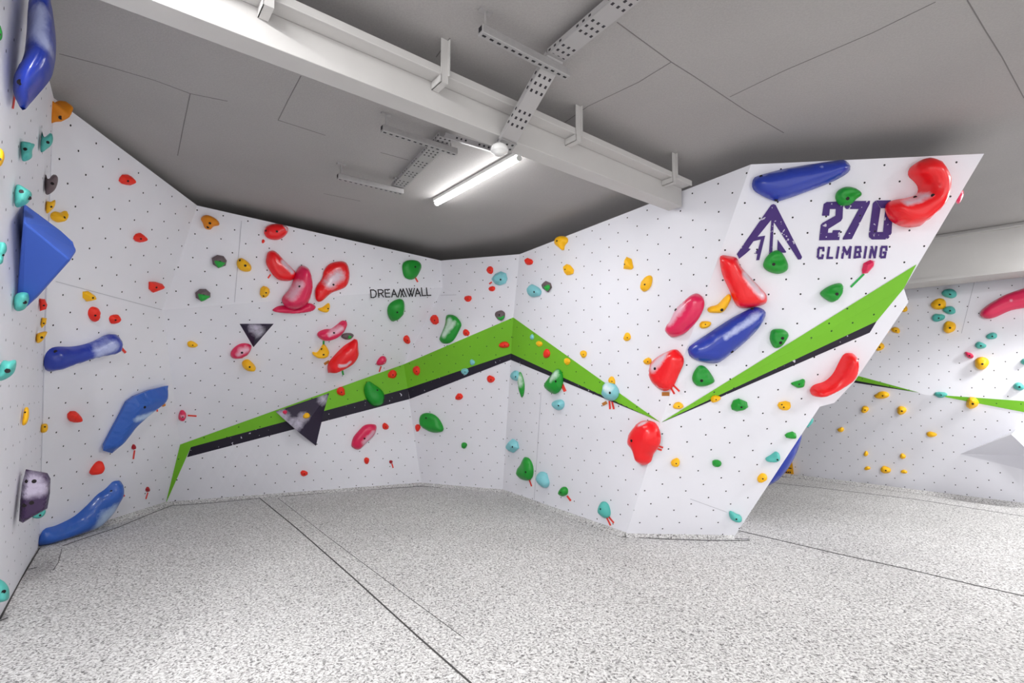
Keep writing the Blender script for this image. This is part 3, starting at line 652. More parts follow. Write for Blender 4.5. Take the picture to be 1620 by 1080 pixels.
def inflate(pl, h, style, seed, n_in=10):
    """pl: outline in metres, anticlockwise. Returns verts (x,y,z), faces, index of boundary count"""
    if poly_area(pl) < 0: pl = pl[::-1]
    A = abs(poly_area(pl)); sp = sqrt(A) / n_in
    per = sum(hypot(pl[i][0] - pl[i - 1][0], pl[i][1] - pl[i - 1][1]) for i in range(len(pl)))
    nb = max(18, min(90, int(per / sp)))
    sharp = style in ('facet', 'plate', 'block')
    pl = resample(pl, nb) if not sharp else dense(pl, sp)
    nb = len(pl); xs = [p[0] for p in pl]; ys = [p[1] for p in pl]; ex = []
    y = min(ys) + sp * .4; r = 0
    while y < max(ys):
        x = min(xs) + (sp / 2 if r % 2 else 0)
        while x < max(xs):
            if inside((x, y), pl) and bd((x, y), pl) > sp * .42: ex.append((x, y))
            x += sp
        y += sp * .87; r += 1
    vs, fs, orig = cdt(pl, ex)
    isb = [any(o < nb for o in og) for og in orig]
    D = [0 if b else bd(v, pl) for v, b in zip(vs, isb)]; dm = max(max(D), 1e-6)
    Hh = []
    sx = max(xs) - min(xs); sy = max(ys) - min(ys); mx = (max(xs) + min(xs)) / 2; my = (max(ys) + min(ys)) / 2
    for v, d in zip(vs, D):
        t = min(1, d / dm); u = (v[0] - mx) / sx; w = (v[1] - my) / sy
        nz = noise.noise(Vector((v[0] / max(sx, sy) * 3.2 + seed * 3.1, v[1] / max(sx, sy) * 3.2, seed * .7)))
        n2 = noise.noise(Vector((v[0] / max(sx, sy) * 7 + seed, v[1] / max(sx, sy) * 7, seed * 1.7)))
        if style == 'facet': z = min(1, t / .5) * (.92 + .25 * w + .2 * u)
        elif style == 'plate': z = min(1, t / .22) * (.95 + .1 * w)
        elif style == 'block': z = min(1, t / .16) * (.9 + .18 * u)
        elif style == 'sloper': z = (1 - (1 - min(1, t / .75)) ** 2) ** .6 * (1 + .12 * nz)
        elif style == 'jug':
            z = (1 - (1 - t) ** 2) ** .5 * (1 + .15 * nz) - .38 * exp(-((u * 3.2) ** 2 + ((w - .12) * 5.5) ** 2))
        elif style == 'ridge': z = (1 - (1 - t) ** 2) ** .5 * (1 + .1 * nz) - .07 * (1 + sin(w * 26 + u * 6 + 2 * nz)) * (t > .12)
        elif style == 'lobe': z = (1 - (1 - t) ** 2) ** .5 * (1 + .3 * nz + .14 * n2) + .12 * sin(u * 9) * t
        else: z = (1 - (1 - t) ** 2) ** .5 * (1 + .22 * nz + .12 * n2)
        Hh.append(max(0, z))
    adj = [set() for _ in vs]
    for f in fs:
        for i in range(3): adj[f[i]].add(f[(i + 1) % 3]); adj[f[(i + 1) % 3]].add(f[i])
    for _ in range(1 if sharp else 2):
        Hh = [z if b else z * .5 + .5 * sum(Hh[j] for j in a) / len(a) for z, b, a in zip(Hh, isb, adj)]
    return vs, fs, Hh, isb, pl
def outward(fs, V, c):
    out = []
    return fs
def hold_mesh(name, px, h, style, mat, seed, chalk=(), side=False, parent=None, at_px=None, facets=None, base=0.0, chalk_r=.5, mat2=None):
    """px: outline in the photo. The outline is carried onto the wall's surface, then raised to height h"""
    cx = sum(p[0] for p in px) / len(px); cy = sum(p[1] for p in px) / len(px)
    k = locate((cx, cy), facets)[1]; fk = [k]
    if side:
        pc = at_px or (cx, cy); O = on_wall(pc, h * .3, fk)
        nrm = (CAMP - O); nrm.z = 0; nrm.normalize()
        ex_ = Vector((0, 0, 1)).cross(nrm).normalized(); ey = Vector((0, 0, 1))
        def unp(p):
            r = ray(*p); X = CAMP + r * ((O - CAMP).dot(nrm) / r.dot(nrm)); return ((X - O).dot(ex_), (X - O).dot(ey))
    else:
        nrm = locate((cx, cy), fk)[3]; O = on_wall((cx, cy), 0, fk)
        ey = (Vector((0, 0, 1)) - nrm * nrm.z).normalized(); ex_ = ey.cross(nrm).normalized()
        def unp(p):
            r = ray(*p); X = CAMP + r * ((O - CAMP).dot(nrm) / r.dot(nrm)); X = X - r * ((h * .3 + base) / abs(r.dot(nrm))); return ((X - O).dot(ex_), (X - O).dot(ey))
    pl = [unp(p) for p in px]; cl2 = [unp(p) + (c if isinstance(c, (int, float)) else 0,) for (p, c) in [((q[0], q[1]), q[2] if len(q) > 2 else 1) for q in chalk]]
    vs, fs, Hh, isb, pl = inflate(pl, h, style, seed, 14 if max(p[0] for p in px) - min(p[0] for p in px) > 34 else 8)
    V, Fc = [], []
    n = len(vs); size = sqrt(abs(poly_area(pl)))
    if side:
        V = [O + ex_ * v[0] + ey * v[1] + nrm * (h * z) for v, z in zip(vs, Hh)]
        Fc = [tuple(f) for f in fs]; back = {}
        for i, (v, z, b) in enumerate(zip(vs, Hh, isb)):
            if b: back[i] = i
            else: back[i] = len(V); V.append(O + ex_ * v[0] + ey * v[1] - nrm * (h * z * .8))
        Fc += [tuple(back[i] for i in reversed(f)) for f in fs]
    else:
        rim = .26
        V = [O + ex_ * v[0] + ey * v[1] + nrm * (base + h * (rim + (1 - rim) * z)) for v, z in zip(vs, Hh)]
        Fc = [tuple(f) for f in fs]; used = {}
        cm = (sum(p[0] for p in pl) / len(pl), sum(p[1] for p in pl) / len(pl))
        edges = {}
        for f in fs:
            for i in range(3):
                a, b = f[i], f[(i + 1) % 3]
                if (b, a) in edges: del edges[(b, a)]
                else: edges[(a, b)] = 1
        def low(i):
            if i not in used:
                used[i] = len(V); v = vs[i]; X = O + ex_ * (cm[0] + (v[0] - cm[0]) * .95) + ey * (cm[1] + (v[1] - cm[1]) * .95)
                V.append(X + nrm * base if base else on_wall(to_px(X), .0008, fk))
            return used[i]
        for a, b in edges: Fc.append((b, a, low(a), low(b)))
    o = link(name, V, Fc, [M[mat]], smooth=style not in ('facet', 'block', 'plate'), loc=O)
    if style in ('plate', 'block', 'facet'): pass
    at = o.data.attributes.new('chalk', 'FLOAT', 'POINT'); vals = []
    for v in o.data.vertices:
        w = Vector(v.co); x, y = w.dot(ex_), w.dot(ey); c = 0
        for q0, q1 in (zip(cl2[:-1], cl2[1:]) if len(cl2) > 1 else zip(cl2, cl2)):
            d_ = seg_d((x, y), q0[:2], q1[:2]); c = max(c, exp(-(d_ / (size * .34 * (q0[2] + q1[2]) / 2)) ** 2))
        vals.append(c)
    at.data.foreach_set('value', vals)
    if mat2: pass
    o['_n'] = list(nrm); 
    return o, O, nrm, ex_, ey
def add_bolt(o, O, nrm, px, h, side, facets_c, r=.008):
    """socket bolt sunk in the hold at a place of the photo"""
    r_ = ray(*px); 
    dg = bpy.context.evaluated_depsgraph_get
    me = o.data; best = None
    from mathutils.bvhtree import BVHTree
    bv = BVHTree.FromPolygons([v.co + o.location for v in me.vertices], [tuple(p.vertices) for p in me.polygons])
    hit = bv.ray_cast(CAMP, r_.normalized())
    if hit[0] is None: return
    P, nn = hit[0], hit[1]
    if nn.dot(CAMP - P) < 0: nn = -nn
    nn = (nn + nrm).normalized()
    V, Fc = cyl(P + nn * .0005, nn, r, .004, 10)
    b = link('bolt', V, Fc, [M['bolt']], loc=P); b.parent = o; b.location = P - o.location
GROUPS = {}
HN = [0]
def hold(mat, style, h, label, shape, bolt=None, chalk=(), side=False, facets=None, at_px=None, name='climbing_hold', cat='climbing hold', group=None, base=0.0, pad=None):
    HN[0] += 1; seed = HN[0]
    if isinstance(shape, tuple): px = blob_outline(*shape, *([0] if len(shape) == 4 else []), seed) if len(shape) <= 5 else None
    else: px = shape
    if style not in ('facet', 'plate', 'block'): px = spline(px, 4)
    cx = sum(p[0] for p in px) / len(px); cy = sum(p[1] for p in px) / len(px)
    w = max(p[0] for p in px) - min(p[0] for p in px); hh = max(p[1] for p in px) - min(p[1] for p in px)
    O = on_wall((cx, cy), 0, facets); m = (O - CAMP).length / FOC
    if h is None: h = min(w, hh) * m * (.5 if not side else .45)
    o, O, nrm, ex_, ey = hold_mesh(name, px, h, style, mat, seed, chalk, side, facets=facets, at_px=at_px, base=base)
    del o['_n']
    tag(o, label, cat, group or (label.split()[0] if False else None))
    o['group'] = group or {'orange_red': 'orange-red holds', 'yellow': 'yellow holds', 'orange': 'yellow holds', 'teal': 'teal holds', 'aqua': 'light blue holds', 'red': 'big red holds', 'pink': 'big pink holds', 'green': 'green holds', 'blue': 'big blue holds', 'mid_blue': 'big blue holds', 'brown': 'brown and green holds', 'dark_red': 'tiny dark red holds', 'purple': 'purple holds'}[mat] + ' on the climbing walls'
    if bolt is None and name == 'climbing_hold' and min(w, hh) > 9: bolt = [(cx + w * .05, cy + hh * .08)]
    for b in (bolt or []): add_bolt(o, O, nrm, b, h, side, facets, r=max(.006, min(.014, min(w, hh) * m * .075)))
    if pad:
        p, O2, *_ = hold_mesh('green_pad', spline(pad, 4), h * .5, 'dome', 'bright_green', seed + .5, side=side, facets=facets, base=h * .55 if not side else 0, at_px=at_px)
        del p['_n']
        if side: p.location += nrm * h * .55
        p.parent = o; p.location = p.location - o.location
    return o
def tape(mat, a, b, w, label, facets=None):
    dx, dy = b[0] - a[0], b[1] - a[1]; L = hypot(dx, dy); nx, ny = -dy / L * w / 2, dx / L * w / 2
    q = [(a[0] + nx, a[1] + ny), (b[0] + nx, b[1] + ny), (b[0] - nx, b[1] - ny), (a[0] - nx, a[1] - ny)]
    mid = ((a[0] + b[0]) / 2, (a[1] + b[1]) / 2); k = [locate(mid, facets)[1]]
    lo = [on_wall(p, .0005, k) for p in q]; hi = [on_wall(p, .004, k) for p in q]
    o = link('route_tape', hi + lo, [(0, 1, 2, 3), (7, 6, 5, 4), (0, 4, 5, 1), (1, 5, 6, 2), (2, 6, 7, 3), (3, 7, 4, 0)], [M[mat]], loc=on_wall(mid, 0, k))
    o.data.flip_normals() if (o.data.polygons[0].normal.dot(CAMP - o.location) < 0) else None
    return tag(o, label, 'tape', 'tape markers beside the holds')
def volume(name, label, mat, pts, faces, facets, cat='wall volume', chalk=(), chs=.12):
    """pts: (x, y, height above the wall) ; faces by index"""
    V = [on_wall((x, y), hh, facets) for x, y, hh in pts]; c = V[0]
    bm = bmesh.new(); vs = [bm.verts.new(v - c) for v in V]
    for f in faces: bm.faces.new([vs[i] for i in f])
    bmesh.ops.triangulate(bm, faces=[f for f in bm.faces if len(f.verts) > 3])
    if chalk: bmesh.ops.subdivide_edges(bm, edges=bm.edges[:], cuts=9, use_grid_fill=True)
    bmesh.ops.recalc_face_normals(bm, faces=bm.faces[:])
    me = bpy.data.meshes.new(name); bm.to_mesh(me); bm.free(); me.materials.append(M[mat])
    o = bpy.data.objects.new(name, me); o.location = c; COL.objects.link(o)
    at = me.attributes.new('chalk', 'FLOAT', 'POINT'); cp = [on_wall((q[0], q[1]), q[2], facets) for q in chalk]
    at.data.foreach_set('value', [max([exp(-((v.co + c - q).length / chs) ** 2) for q in cp] or [0]) for v in me.vertices])
    return tag(o, label, cat, 'wooden volumes bolted to the walls')

OR, YE, TE, AQ, RE, PI, GN, BL, BR = 'orange_red', 'yellow', 'teal', 'aqua', 'red', 'pink', 'green', 'blue', 'brown'
# --- far left wall, seen nearly edge-on
A = dict(side=True, facets=['A'])
hold(BL, 'sloper', .16, 'long blue bean hold hanging at the top left, beside the dark ceiling', [(48, -8), (75, -8), (85, 30), (89, 75), (85, 110), (78, 128), (60, 150), (46, 166), (37, 175), (29, 165), (21, 145), (22, 120), (30, 105), (38, 85), (42, 50)], bolt=[(32, 130)], chalk=[(60, 40, .5), (57, 72, .6), (70, 92, .4)], at_px=(40, 110), **A)
hold(GN, 'dome', None, 'green hold cut off by the left frame edge near the top', (-2, 52, 12, 26, 0), at_px=(3, 52), **A)
hold(TE, 'lobe', None, 'teal block hold left of its hooked teal neighbour, below the top blue bean', [(33, 224), (44, 226), (55, 228), (51, 238), (50, 250), (36, 255), (33, 240)], bolt=[(40, 236)], at_px=(38, 240), **A)
hold(TE, 'lobe', None, 'hooked teal hold under the orange hold near the corner top', [(66, 208), (70, 217), (80, 210), (84, 218), (82, 228), (75, 235), (64, 240)], at_px=(68, 225), **A)
hold(YE, 'dome', None, 'yellow hold cut off by the left frame edge, level with two teal holds', (-1, 249, 16, 28, 0), at_px=(3, 249), **A)
hold(BR, 'lobe', None, 'hooked brown hold with green patch near the left corner seam', [(72, 276), (76, 284), (84, 276), (91, 279), (91, 290), (85, 302), (72, 307)], pad=[(84, 290), (89, 290), (87, 299), (80, 304), (80, 295)], at_px=(76, 292), **A)
hold(YE, 'lobe', None, 'small hooked yellow hold just below the brown and green hook', [(73, 319), (80, 319), (87, 316), (87, 325), (80, 334), (73, 337)], at_px=(76, 328), **A)
hold(TE, 'lobe', None, 'teal hold resting above the tip of the big blue triangle', [(25, 293), (38, 296), (50, 305), (48, 315), (40, 324), (24, 326)], bolt=[(34, 303), (46, 313)], at_px=(30, 310), **A)
hold(TE, 'lobe', None, 'teal hold cut by the frame edge left of the blue triangle', [(-3, 386), (8, 384), (11, 395), (6, 405), (4, 416), (-5, 416)], at_px=(3, 400), **A)
hold(TE, 'lobe', None, 'teal hold at the bottom tip of the big blue triangle', [(23, 468), (34, 462), (46, 463), (46, 474), (40, 488), (28, 492), (22, 486)], bolt=[(39, 478)], at_px=(28, 478), **A)
hold(TE, 'lobe', None, 'tall teal hold at the left frame edge below the blue triangle', [(5, 570), (14, 571), (25, 569), (25, 582), (19, 593), (3, 602), (-6, 598), (-3, 584)], at_px=(5, 585), **A)
hold(YE, 'dome', None, 'slim upright yellow hold low on the far left wall', [(39, 645), (45, 645), (46, 658), (42, 670), (35, 672), (36, 658)], bolt=[(40, 652)], at_px=(37, 660), **A)
hold(TE, 'lobe', None, 'teal hold at the lower left frame edge just above the mat', [(-8, 916), (4, 918), (12, 926), (15, 936), (12, 949), (-8, 950)], at_px=(4, 935), **A)
hold('purple', 'block', .10, 'dark purple chalky block hold low on the far left wall', [(41, 742), (75, 748), (80, 757), (79, 780), (75, 804), (50, 818), (36, 827), (30, 824), (32, 790), (35, 764)], bolt=[(43, 761), (54, 761), (39, 799), (50, 795)], chalk=[(50, 758, 1.1), (60, 770, .9), (44, 775, .8)], at_px=(36, 785), **A)
hold(TE, 'dome', None, 'thin teal hold peeking out under the purple block', [(50, 817), (60, 811), (72, 806), (70, 815), (60, 820)], at_px=(56, 816), **A)
hold(OR, 'facet', None, 'red hold at the corner seam right of the blue triangle tip', [(62, 472), (71, 473), (75, 482), (73, 489), (63, 492)], at_px=(65, 482), **A)
hold(YE, 'facet', None, 'slim yellow hold below the red hold at the corner seam', [(66, 502), (74, 503), (73, 512), (66, 519), (64, 514)], at_px=(67, 510), **A)
hold(YE, 'dome', None, 'slanting yellow hold left of the blue bean at the corner', [(57, 531), (62, 526), (74, 524), (73, 530), (66, 540), (58, 542)], at_px=(62, 533), **A)
hold(YE, 'dome', None, 'round yellow hold in the corner, left of a lone red hold', [(65, 672), (74, 670), (76, 677), (73, 683), (65, 684)], bolt=[(71, 675)], at_px=(68, 677), **A)
tape('tape_red', (24, 151), (21, 172), 2.2, 'pinkish red tape strip beneath the top left blue bean', ['A'])
def tri_volume():
    d0 = (on_wall((30, 400), 0, ['A']) - CAMP).length
    def at(x, y, k): r = ray(x, y); return CAMP + r * ((d0 + k) / r.length)
    P = [at(38, 322, 0), at(27, 470, 0), at(35, 492, .02), at(117, 383, .05), at(121, 397, .02), at(112, 411, -.30), at(37, 350, -.34), at(100, 368, .05), at(60, 470, .1), at(34, 324, .3), at(24, 480, .3)]
    c = P[0]; F_ = [(0, 7, 3, 4, 5, 6), (6, 5, 2, 1), (5, 4, 8, 2), (0, 6, 1), (0, 9, 7), (7, 9, 10, 8), (7, 8, 4, 3), (1, 10, 9, 0), (1, 2, 8, 10)]
    o = link('wall_volume', P, F_, [M['tri_blue']], loc=c); bm = bmesh.new(); bm.from_mesh(o.data); bmesh.ops.recalc_face_normals(bm, faces=bm.faces[:]); bm.to_mesh(o.data); bm.free()
    bv = o.modifiers.new('b', 'BEVEL'); bv.width = .012; bv.segments = 2
    tag(o, 'big two-tone blue triangular volume on the far left wall', 'wall volume', 'wooden volumes bolted to the walls')
tri_volume()
# --- left corner wall
hold('orange', 'lobe', .1, 'orange hooked hold at the very top of the left corner', [(82, 160), (90, 165), (98, 161), (106, 161), (109, 168), (103, 180), (95, 190), (86, 194), (81, 192)], bolt=[(96, 186)])
hold(YE, 'jug', None, 'yellow hold right of the small hook, above the blue triangle edge', [(83, 340), (90, 335), (99, 337), (107, 334), (105, 345), (94, 352), (85, 348)], bolt=[(102, 344)])
B = dict(facets=['Bu', 'Bl'])
hold(OR, 'facet', None, 'red hold highest on the left corner wall', (201.5, 285, 22, 17, 10), **B)
hold(OR, 'facet', None, 'red hold midway down the upper left corner wall, alone', (222, 376.5, 18, 15, 15), **B)
hold(OR, 'facet', None, 'red angular hold near the seam with the grey back wall', [(238, 446), (247, 446), (257, 449), (257, 457), (243, 463), (238, 458)], **B)
hold(YE, 'facet', None, 'yellow angular hold above the two middle red holds', [(133, 462), (141, 461), (151, 468), (149, 474), (138, 477), (133, 472)], bolt=[(147, 471)], **B)
hold(OR, 'ridge', None, 'red ribbed hold, left of the pair under the yellow one', (150, 497, 18, 22, 0), **B)
hold(OR, 'facet', None, 'red slanted hold, right of the pair above the blue bean', (182, 505, 18, 13, 25), **B)
hold(BL, 'sloper', .11, 'blue bean hold lying across the left corner wall', [(71, 578), (74, 563), (83, 553), (95, 550), (115, 550), (135, 547), (155, 540), (172, 531), (183, 529), (190, 534), (191, 545), (186, 556), (176, 561), (160, 564), (140, 569), (115, 577), (90, 586), (80, 588), (73, 585)], bolt=[(88, 556)], chalk=[(148, 553, .6), (158, 549, .7), (168, 544, .6)])
hold('mid_blue', 'facet', .13, 'long faceted blue hold slanting up to the grey wall seam', [(267, 610), (265, 625), (255, 640), (238, 654), (225, 665), (213, 677), (195, 702), (178, 717), (164, 713), (165, 707), (178, 682), (190, 660), (202, 636), (214, 627), (238, 617)], bolt=[(229, 644)], chalk=[(207, 658, .35), (240, 647, .25)])  # chalk points here paint pale highlights on the facets into the colour
hold('orange', 'dome', None, 'tiny brown-orange hold under the upper tip of the faceted blue hold', (258, 639, 7, 8, 40), bolt=[])
hold(OR, 'facet', None, 'red hold alone in the middle of the lower corner wall', (118.5, 660, 20, 19, 10), bolt=[])
hold(OR, 'dome', None, 'slim slanting red hold right of the purple block', [(144, 750), (147, 742), (155, 732), (162, 730), (163, 737), (158, 746), (150, 751)], bolt=[])
hold('dark_red', 'dome', None, 'tiny dark red hold below the faceted blue hold', (212, 707, 6, 8, 0), bolt=[])
hold('dark_red', 'dome', None, 'tiny dark red hold beside the green stripe foot', (234, 774, 6, 8, 0), bolt=[])
hold('mid_blue', 'sloper', .14, 'long blue banana hold touching the mat at the left', [(62, 862), (65, 852), (73, 840), (90, 835), (108, 827), (125, 817), (145, 799), (160, 783), (173, 774), (188, 760), (195, 768), (193, 780), (186, 792), (178, 807), (163, 823), (145, 838), (125, 845), (95, 855), (72, 863)], bolt=[(176, 777)], chalk=[(155, 810, .7), (145, 825, .6), (165, 803, .6)])
tape('tape_red', (190, 548), (199, 558), 4, 'faded red tape at the right end of the blue bean', ['Bl'])
tape('tape_red', (248, 643), (249, 651), 2.5, 'short red tape under the upper end of the faceted blue hold', ['Bl'])
tape('tape_red', (213, 712), (211, 726), 2.5, 'red tape below a tiny dark red hold on the corner wall', ['Bl'])
tape('tape_red', (234, 779), (231, 789), 2, 'red tape left of the green stripe foot', ['Bl'])
tape('tape_red', (188, 782), (191, 789), 3, 'left red tape of the pair at the blue banana tip', ['Bl']); tape('tape_red', (192, 779), (197, 785), 3, 'right red tape of the pair at the blue banana tip', ['Bl'])
# --- back wall, upper white panel
D1 = dict(facets=['D1']); D2 = dict(facets=['D2']); D3_ = dict(facets=['D3'])
hold('orange', 'jug', None, 'yellow-orange winged hold at the top left of the back wall', [(318, 345), (325, 340), (335, 342), (345, 349), (347, 356), (338, 358), (333, 363), (325, 361), (321, 352)], bolt=[(332, 353), (329, 359)], **D1)
hold(BR, 'facet', None, 'brown and green hold, upper one, left of the oval yellow hold', [(335, 408), (344, 403), (354, 405), (359, 412), (357, 420), (346, 424), (337, 418)], pad=[(339, 413), (346, 411), (352, 413), (357, 415), (352, 421), (345, 423)], bolt=[(348, 414)], **D1)
hold(BR, 'facet', None, 'brown and green hold, lower one, near the top of the grey panel', [(309, 463), (316, 457), (326, 457), (333, 463), (333, 470), (319, 477), (310, 471)], pad=[(313, 465), (322, 464), (332, 468), (326, 474), (318, 476)], bolt=[(322, 467)], **D1)
hold(YE, 'dome', None, 'oval yellow hold on the white panel right of a brown one', (386, 419.5, 25, 19, -38), bolt=[(388, 420), (380, 412)], **D1)
hold(YE, 'facet', None, 'yellow pebble hold left of the big pink pedestal', (419, 461.5, 17, 18, 30), bolt=[(421, 463), (417, 468)], **D1)
hold(RE, 'sloper', .09, 'oval red hold highest on the back wall', [(418, 366), (422, 358), (432, 354), (447, 355), (456, 361), (453, 371), (441, 379), (427, 378), (420, 373)], bolt=[(421, 365), (438, 366)], chalk=[(448, 358, .35), (452, 364, .3)], **D1)
hold(OR, 'dome', None, 'tiny red hold under the top red oval', (416.5, 381.5, 5, 6, 0), bolt=[], **D1)
hold(RE, 'sloper', .10, 'red chunky hold leaning against the pink pedestal from the upper left', [(422, 405), (424, 399), (431, 396), (439, 400), (450, 412), (463, 425), (468, 431), (466, 440), (458, 444), (443, 443), (434, 437), (425, 424), (421, 415)], chalk=[(446, 415, .45), (453, 423, .5), (460, 430, .4)], bolt=[(456, 418)], **D1)
hold(PI, 'sloper', .16, 'tall pink pedestal hold right of the red chunk', [(476, 420), (485, 422), (491, 429), (495, 448), (493, 465), (486, 481), (470, 489), (455, 487), (447, 478), (448, 470), (460, 455), (466, 440), (470, 428)], chalk=[(470, 450, .5), (463, 462, .6), (458, 470, .45)], bolt=[(474, 453)], **D1)
hold(PI, 'sloper', .07, 'flat pink saucer hold under the pink pedestal', [(431, 491), (440, 485), (455, 484), (470, 488), (484, 481), (492, 480), (500, 486), (490, 493), (465, 496), (443, 495)], bolt=[], facets=['D1', 'D2'])
hold(RE, 'jug', .10, 'big red hold with white chalk centre right of the pink pedestal', [(499, 470), (500, 455), (510, 440), (513, 428), (522, 417), (540, 413), (549, 417), (553, 430), (552, 445), (545, 455), (525, 463), (511, 475), (503, 477)], chalk=[(520, 448, .75), (533, 436, .8), (526, 442, .8)], **D1)
hold(GN, 'jug', .09, 'round green hold above the last letters of the black wording', [(637, 422), (640, 414), (650, 411), (662, 413), (667, 420), (664, 430), (657, 440), (648, 442), (640, 437)], bolt=[(657, 422)], **D1)
tape('tape_red', (428, 434), (424, 440), 2.6, 'short red tape under the red chunky hold', ['D1']); tape('tape_red', (657, 439), (661, 446), 2.4, 'red tape below the round green hold', ['D1'])
# --- back wall, grey overhang
hold(YE, 'jug', None, 'yellow horn hold just right of the pink saucer', [(503, 489), (510, 487), (517, 482), (521, 480), (522, 487), (517, 494), (509, 493)], bolt=[(519, 488)], **D2)
hold(GN, 'sloper', .13, 'green drop-shaped hold right under the black wording', [(614, 492), (617, 483), (626, 476), (637, 474), (641, 484), (639, 495), (632, 503), (622, 509), (616, 503)], chalk=[(639, 480, .35), (636, 492, .25)], **D2)
hold(PI, 'sloper', .10, 'curved pink hold with chalked hollow on the grey overhang', [(502, 531), (505, 526), (515, 522), (525, 521), (535, 514), (543, 508), (549, 509), (548, 517), (540, 528), (528, 536), (515, 539), (508, 537)], chalk=[(519, 526, .45), (529, 522, .5), (538, 516, .45)], **D2)
tape('tape_green', (512, 539), (512, 548), 3, 'short green tape between the curved pink hold and yellow jug', ['D2'])
hold(BR, 'dome', None, 'small brown and green hold between two big red-pink holds', (550, 532, 18, 11, 5), pad=[(545, 532), (552, 530), (557, 532), (553, 536), (547, 536)], **D2)
hold(YE, 'jug', .10, 'yellow two-horned jug left of the large red hold', [(495, 558), (502, 559), (508, 552), (513, 545), (519, 552), (521, 559), (516, 565), (505, 567), (496, 562)], bolt=[(509, 552), (512, 561)], **D2)
hold(RE, 'sloper', .16, 'large red pointed hold with white chalk marks on the grey overhang', [(519, 589), (520, 578), (530, 565), (546, 549), (560, 540), (565, 537), (567, 549), (567, 561), (558, 574), (545, 582), (530, 589), (521, 590)], chalk=[(533, 573, .22), (543, 571, .28), (549, 566, .16)], bolt=[], **D2)
tape('tape_brown', (513, 576), (521, 571), 4, 'brown tape left of the large red pointed hold', ['D2']); tape('tape_green', (541, 583), (543, 593), 3, 'green tape under the large red pointed hold', ['D2'])
hold(OR, 'facet', None, 'small red hold high on the right side of the grey overhang', (644, 537.5, 11, 13, 10), **D2)
hold(YE, 'dome', None, 'small yellow hold alone at the upper left of the grey overhang', (304, 545, 16, 10, -5), **D2)
hold(PI, 'sloper', .09, 'pale pink chalky hold under the small black triangle', [(365, 560), (370, 552), (380, 545), (391, 544), (398, 547), (396, 556), (388, 564), (375, 568), (367, 566)], chalk=[(380, 552, .8), (388, 550, .7), (375, 557, .5)], **D2)
hold(YE, 'dome', .10, 'smooth yellow hold below the pale pink one', (394, 579, 22, 16, -20), **D2)
hold(PI, 'lobe', None, 'small chalky pink hold at the left edge of the grey overhang', (288.5, 658, 13, 16, 0), chalk=[(288, 656, .8)], **D2)
tape('tape_red', (297, 657), (311, 658), 2.4, 'long red tape right of the chalky pink hold at the left edge', ['D2'])
hold(PI, 'lobe', None, 'small red-pink hold with white stripe above the green stripe', [(596, 577), (598, 571), (603, 565), (609, 564), (612, 569), (609, 575), (602, 578)], chalk=[(606, 571, .35)], bolt=[], **D2)
tape('tape_red', (603, 579), (600, 588), 2.2, 'red tape below the small white-striped pink hold', ['D2'])
volume('wall_volume', 'small black triangular volume with chalk on the grey overhang', 'black_vol', [(379, 512, 0), (433, 512, 0), (401, 549, 0), (404, 522, .10)], [(0, 3, 1), (0, 2, 3), (2, 1, 3), (0, 1, 2)], ['D2'], chalk=[(408, 523, .06), (403, 520, .06), (411, 527, .05)], chs=.09)
# --- back wall, lower face
vol_b = volume('wall_volume', 'large dark purple pyramid volume across the green stripe', 'black_vol', [(435, 650, 0), (522, 620, 0), (500, 705, 0), (473, 684, .22)], [(0, 3, 1), (0, 2, 3), (2, 1, 3), (0, 1, 2)], ['D3'], chalk=[(450, 660, .1), (462, 667, .16), (470, 672, .18), (445, 655, .05), (480, 660, .12), (512, 632, .03)], chs=.10)
hold(PI, 'dome', .05, 'tiny pink-red hold on the chalky tip of the purple pyramid', (451, 652, 7, 7, 0), base=.10, bolt=[], **D3_)
hold(YE, 'dome', .05, 'small yellow hold in the middle of the purple pyramid', (485, 657.5, 11, 9, 0), base=.14, **D3_)
hold(OR, 'facet', None, 'red hold right of the purple pyramid on the green stripe', (539.5, 619, 14, 14, 0), **D3_)
hold(GN, 'jug', .13, 'big round green hold sitting over the green and black stripes', [(576, 617), (578, 608), (584, 603), (592, 608), (603, 616), (608, 624), (607, 636), (600, 642), (590, 642), (580, 632)], bolt=[(597, 617)], **D3_)
hold(OR, 'facet', None, 'red hold on the green stripe right of the big green hold', (621, 592, 14, 14, 0), **D3_)
hold(PI, 'sloper', .09, 'pink oblong hold below the stripes on the back wall', [(556, 703), (559, 692), (568, 681), (578, 672), (592, 671), (596, 676), (592, 688), (580, 700), (568, 711), (558, 708)], chalk=[(582, 690, .6), (575, 698, .5), (589, 682, .4)], **D3_)
hold(OR, 'facet', None, 'small red hold right of the pink oblong', (610, 674.5, 10, 11, 0), **D3_)
hold(OR, 'facet', None, 'small red hold low on the back wall near the mat, leftmost there', (481, 748.5, 11, 10, 15), **D3_)
hold(OR, 'facet', None, 'small red hold below the pink oblong', (580, 728.5, 9, 10, 0), **D3_)
hold('dark_red', 'facet', None, 'tiny red hold at the lower right of the back wall', (618.5, 730.5, 6, 5, 0), bolt=[], **D3_)
tape('tape_red', (620, 733), (622, 740), 2, 'short red tape under the tiny red hold on the back wall', ['D3'])
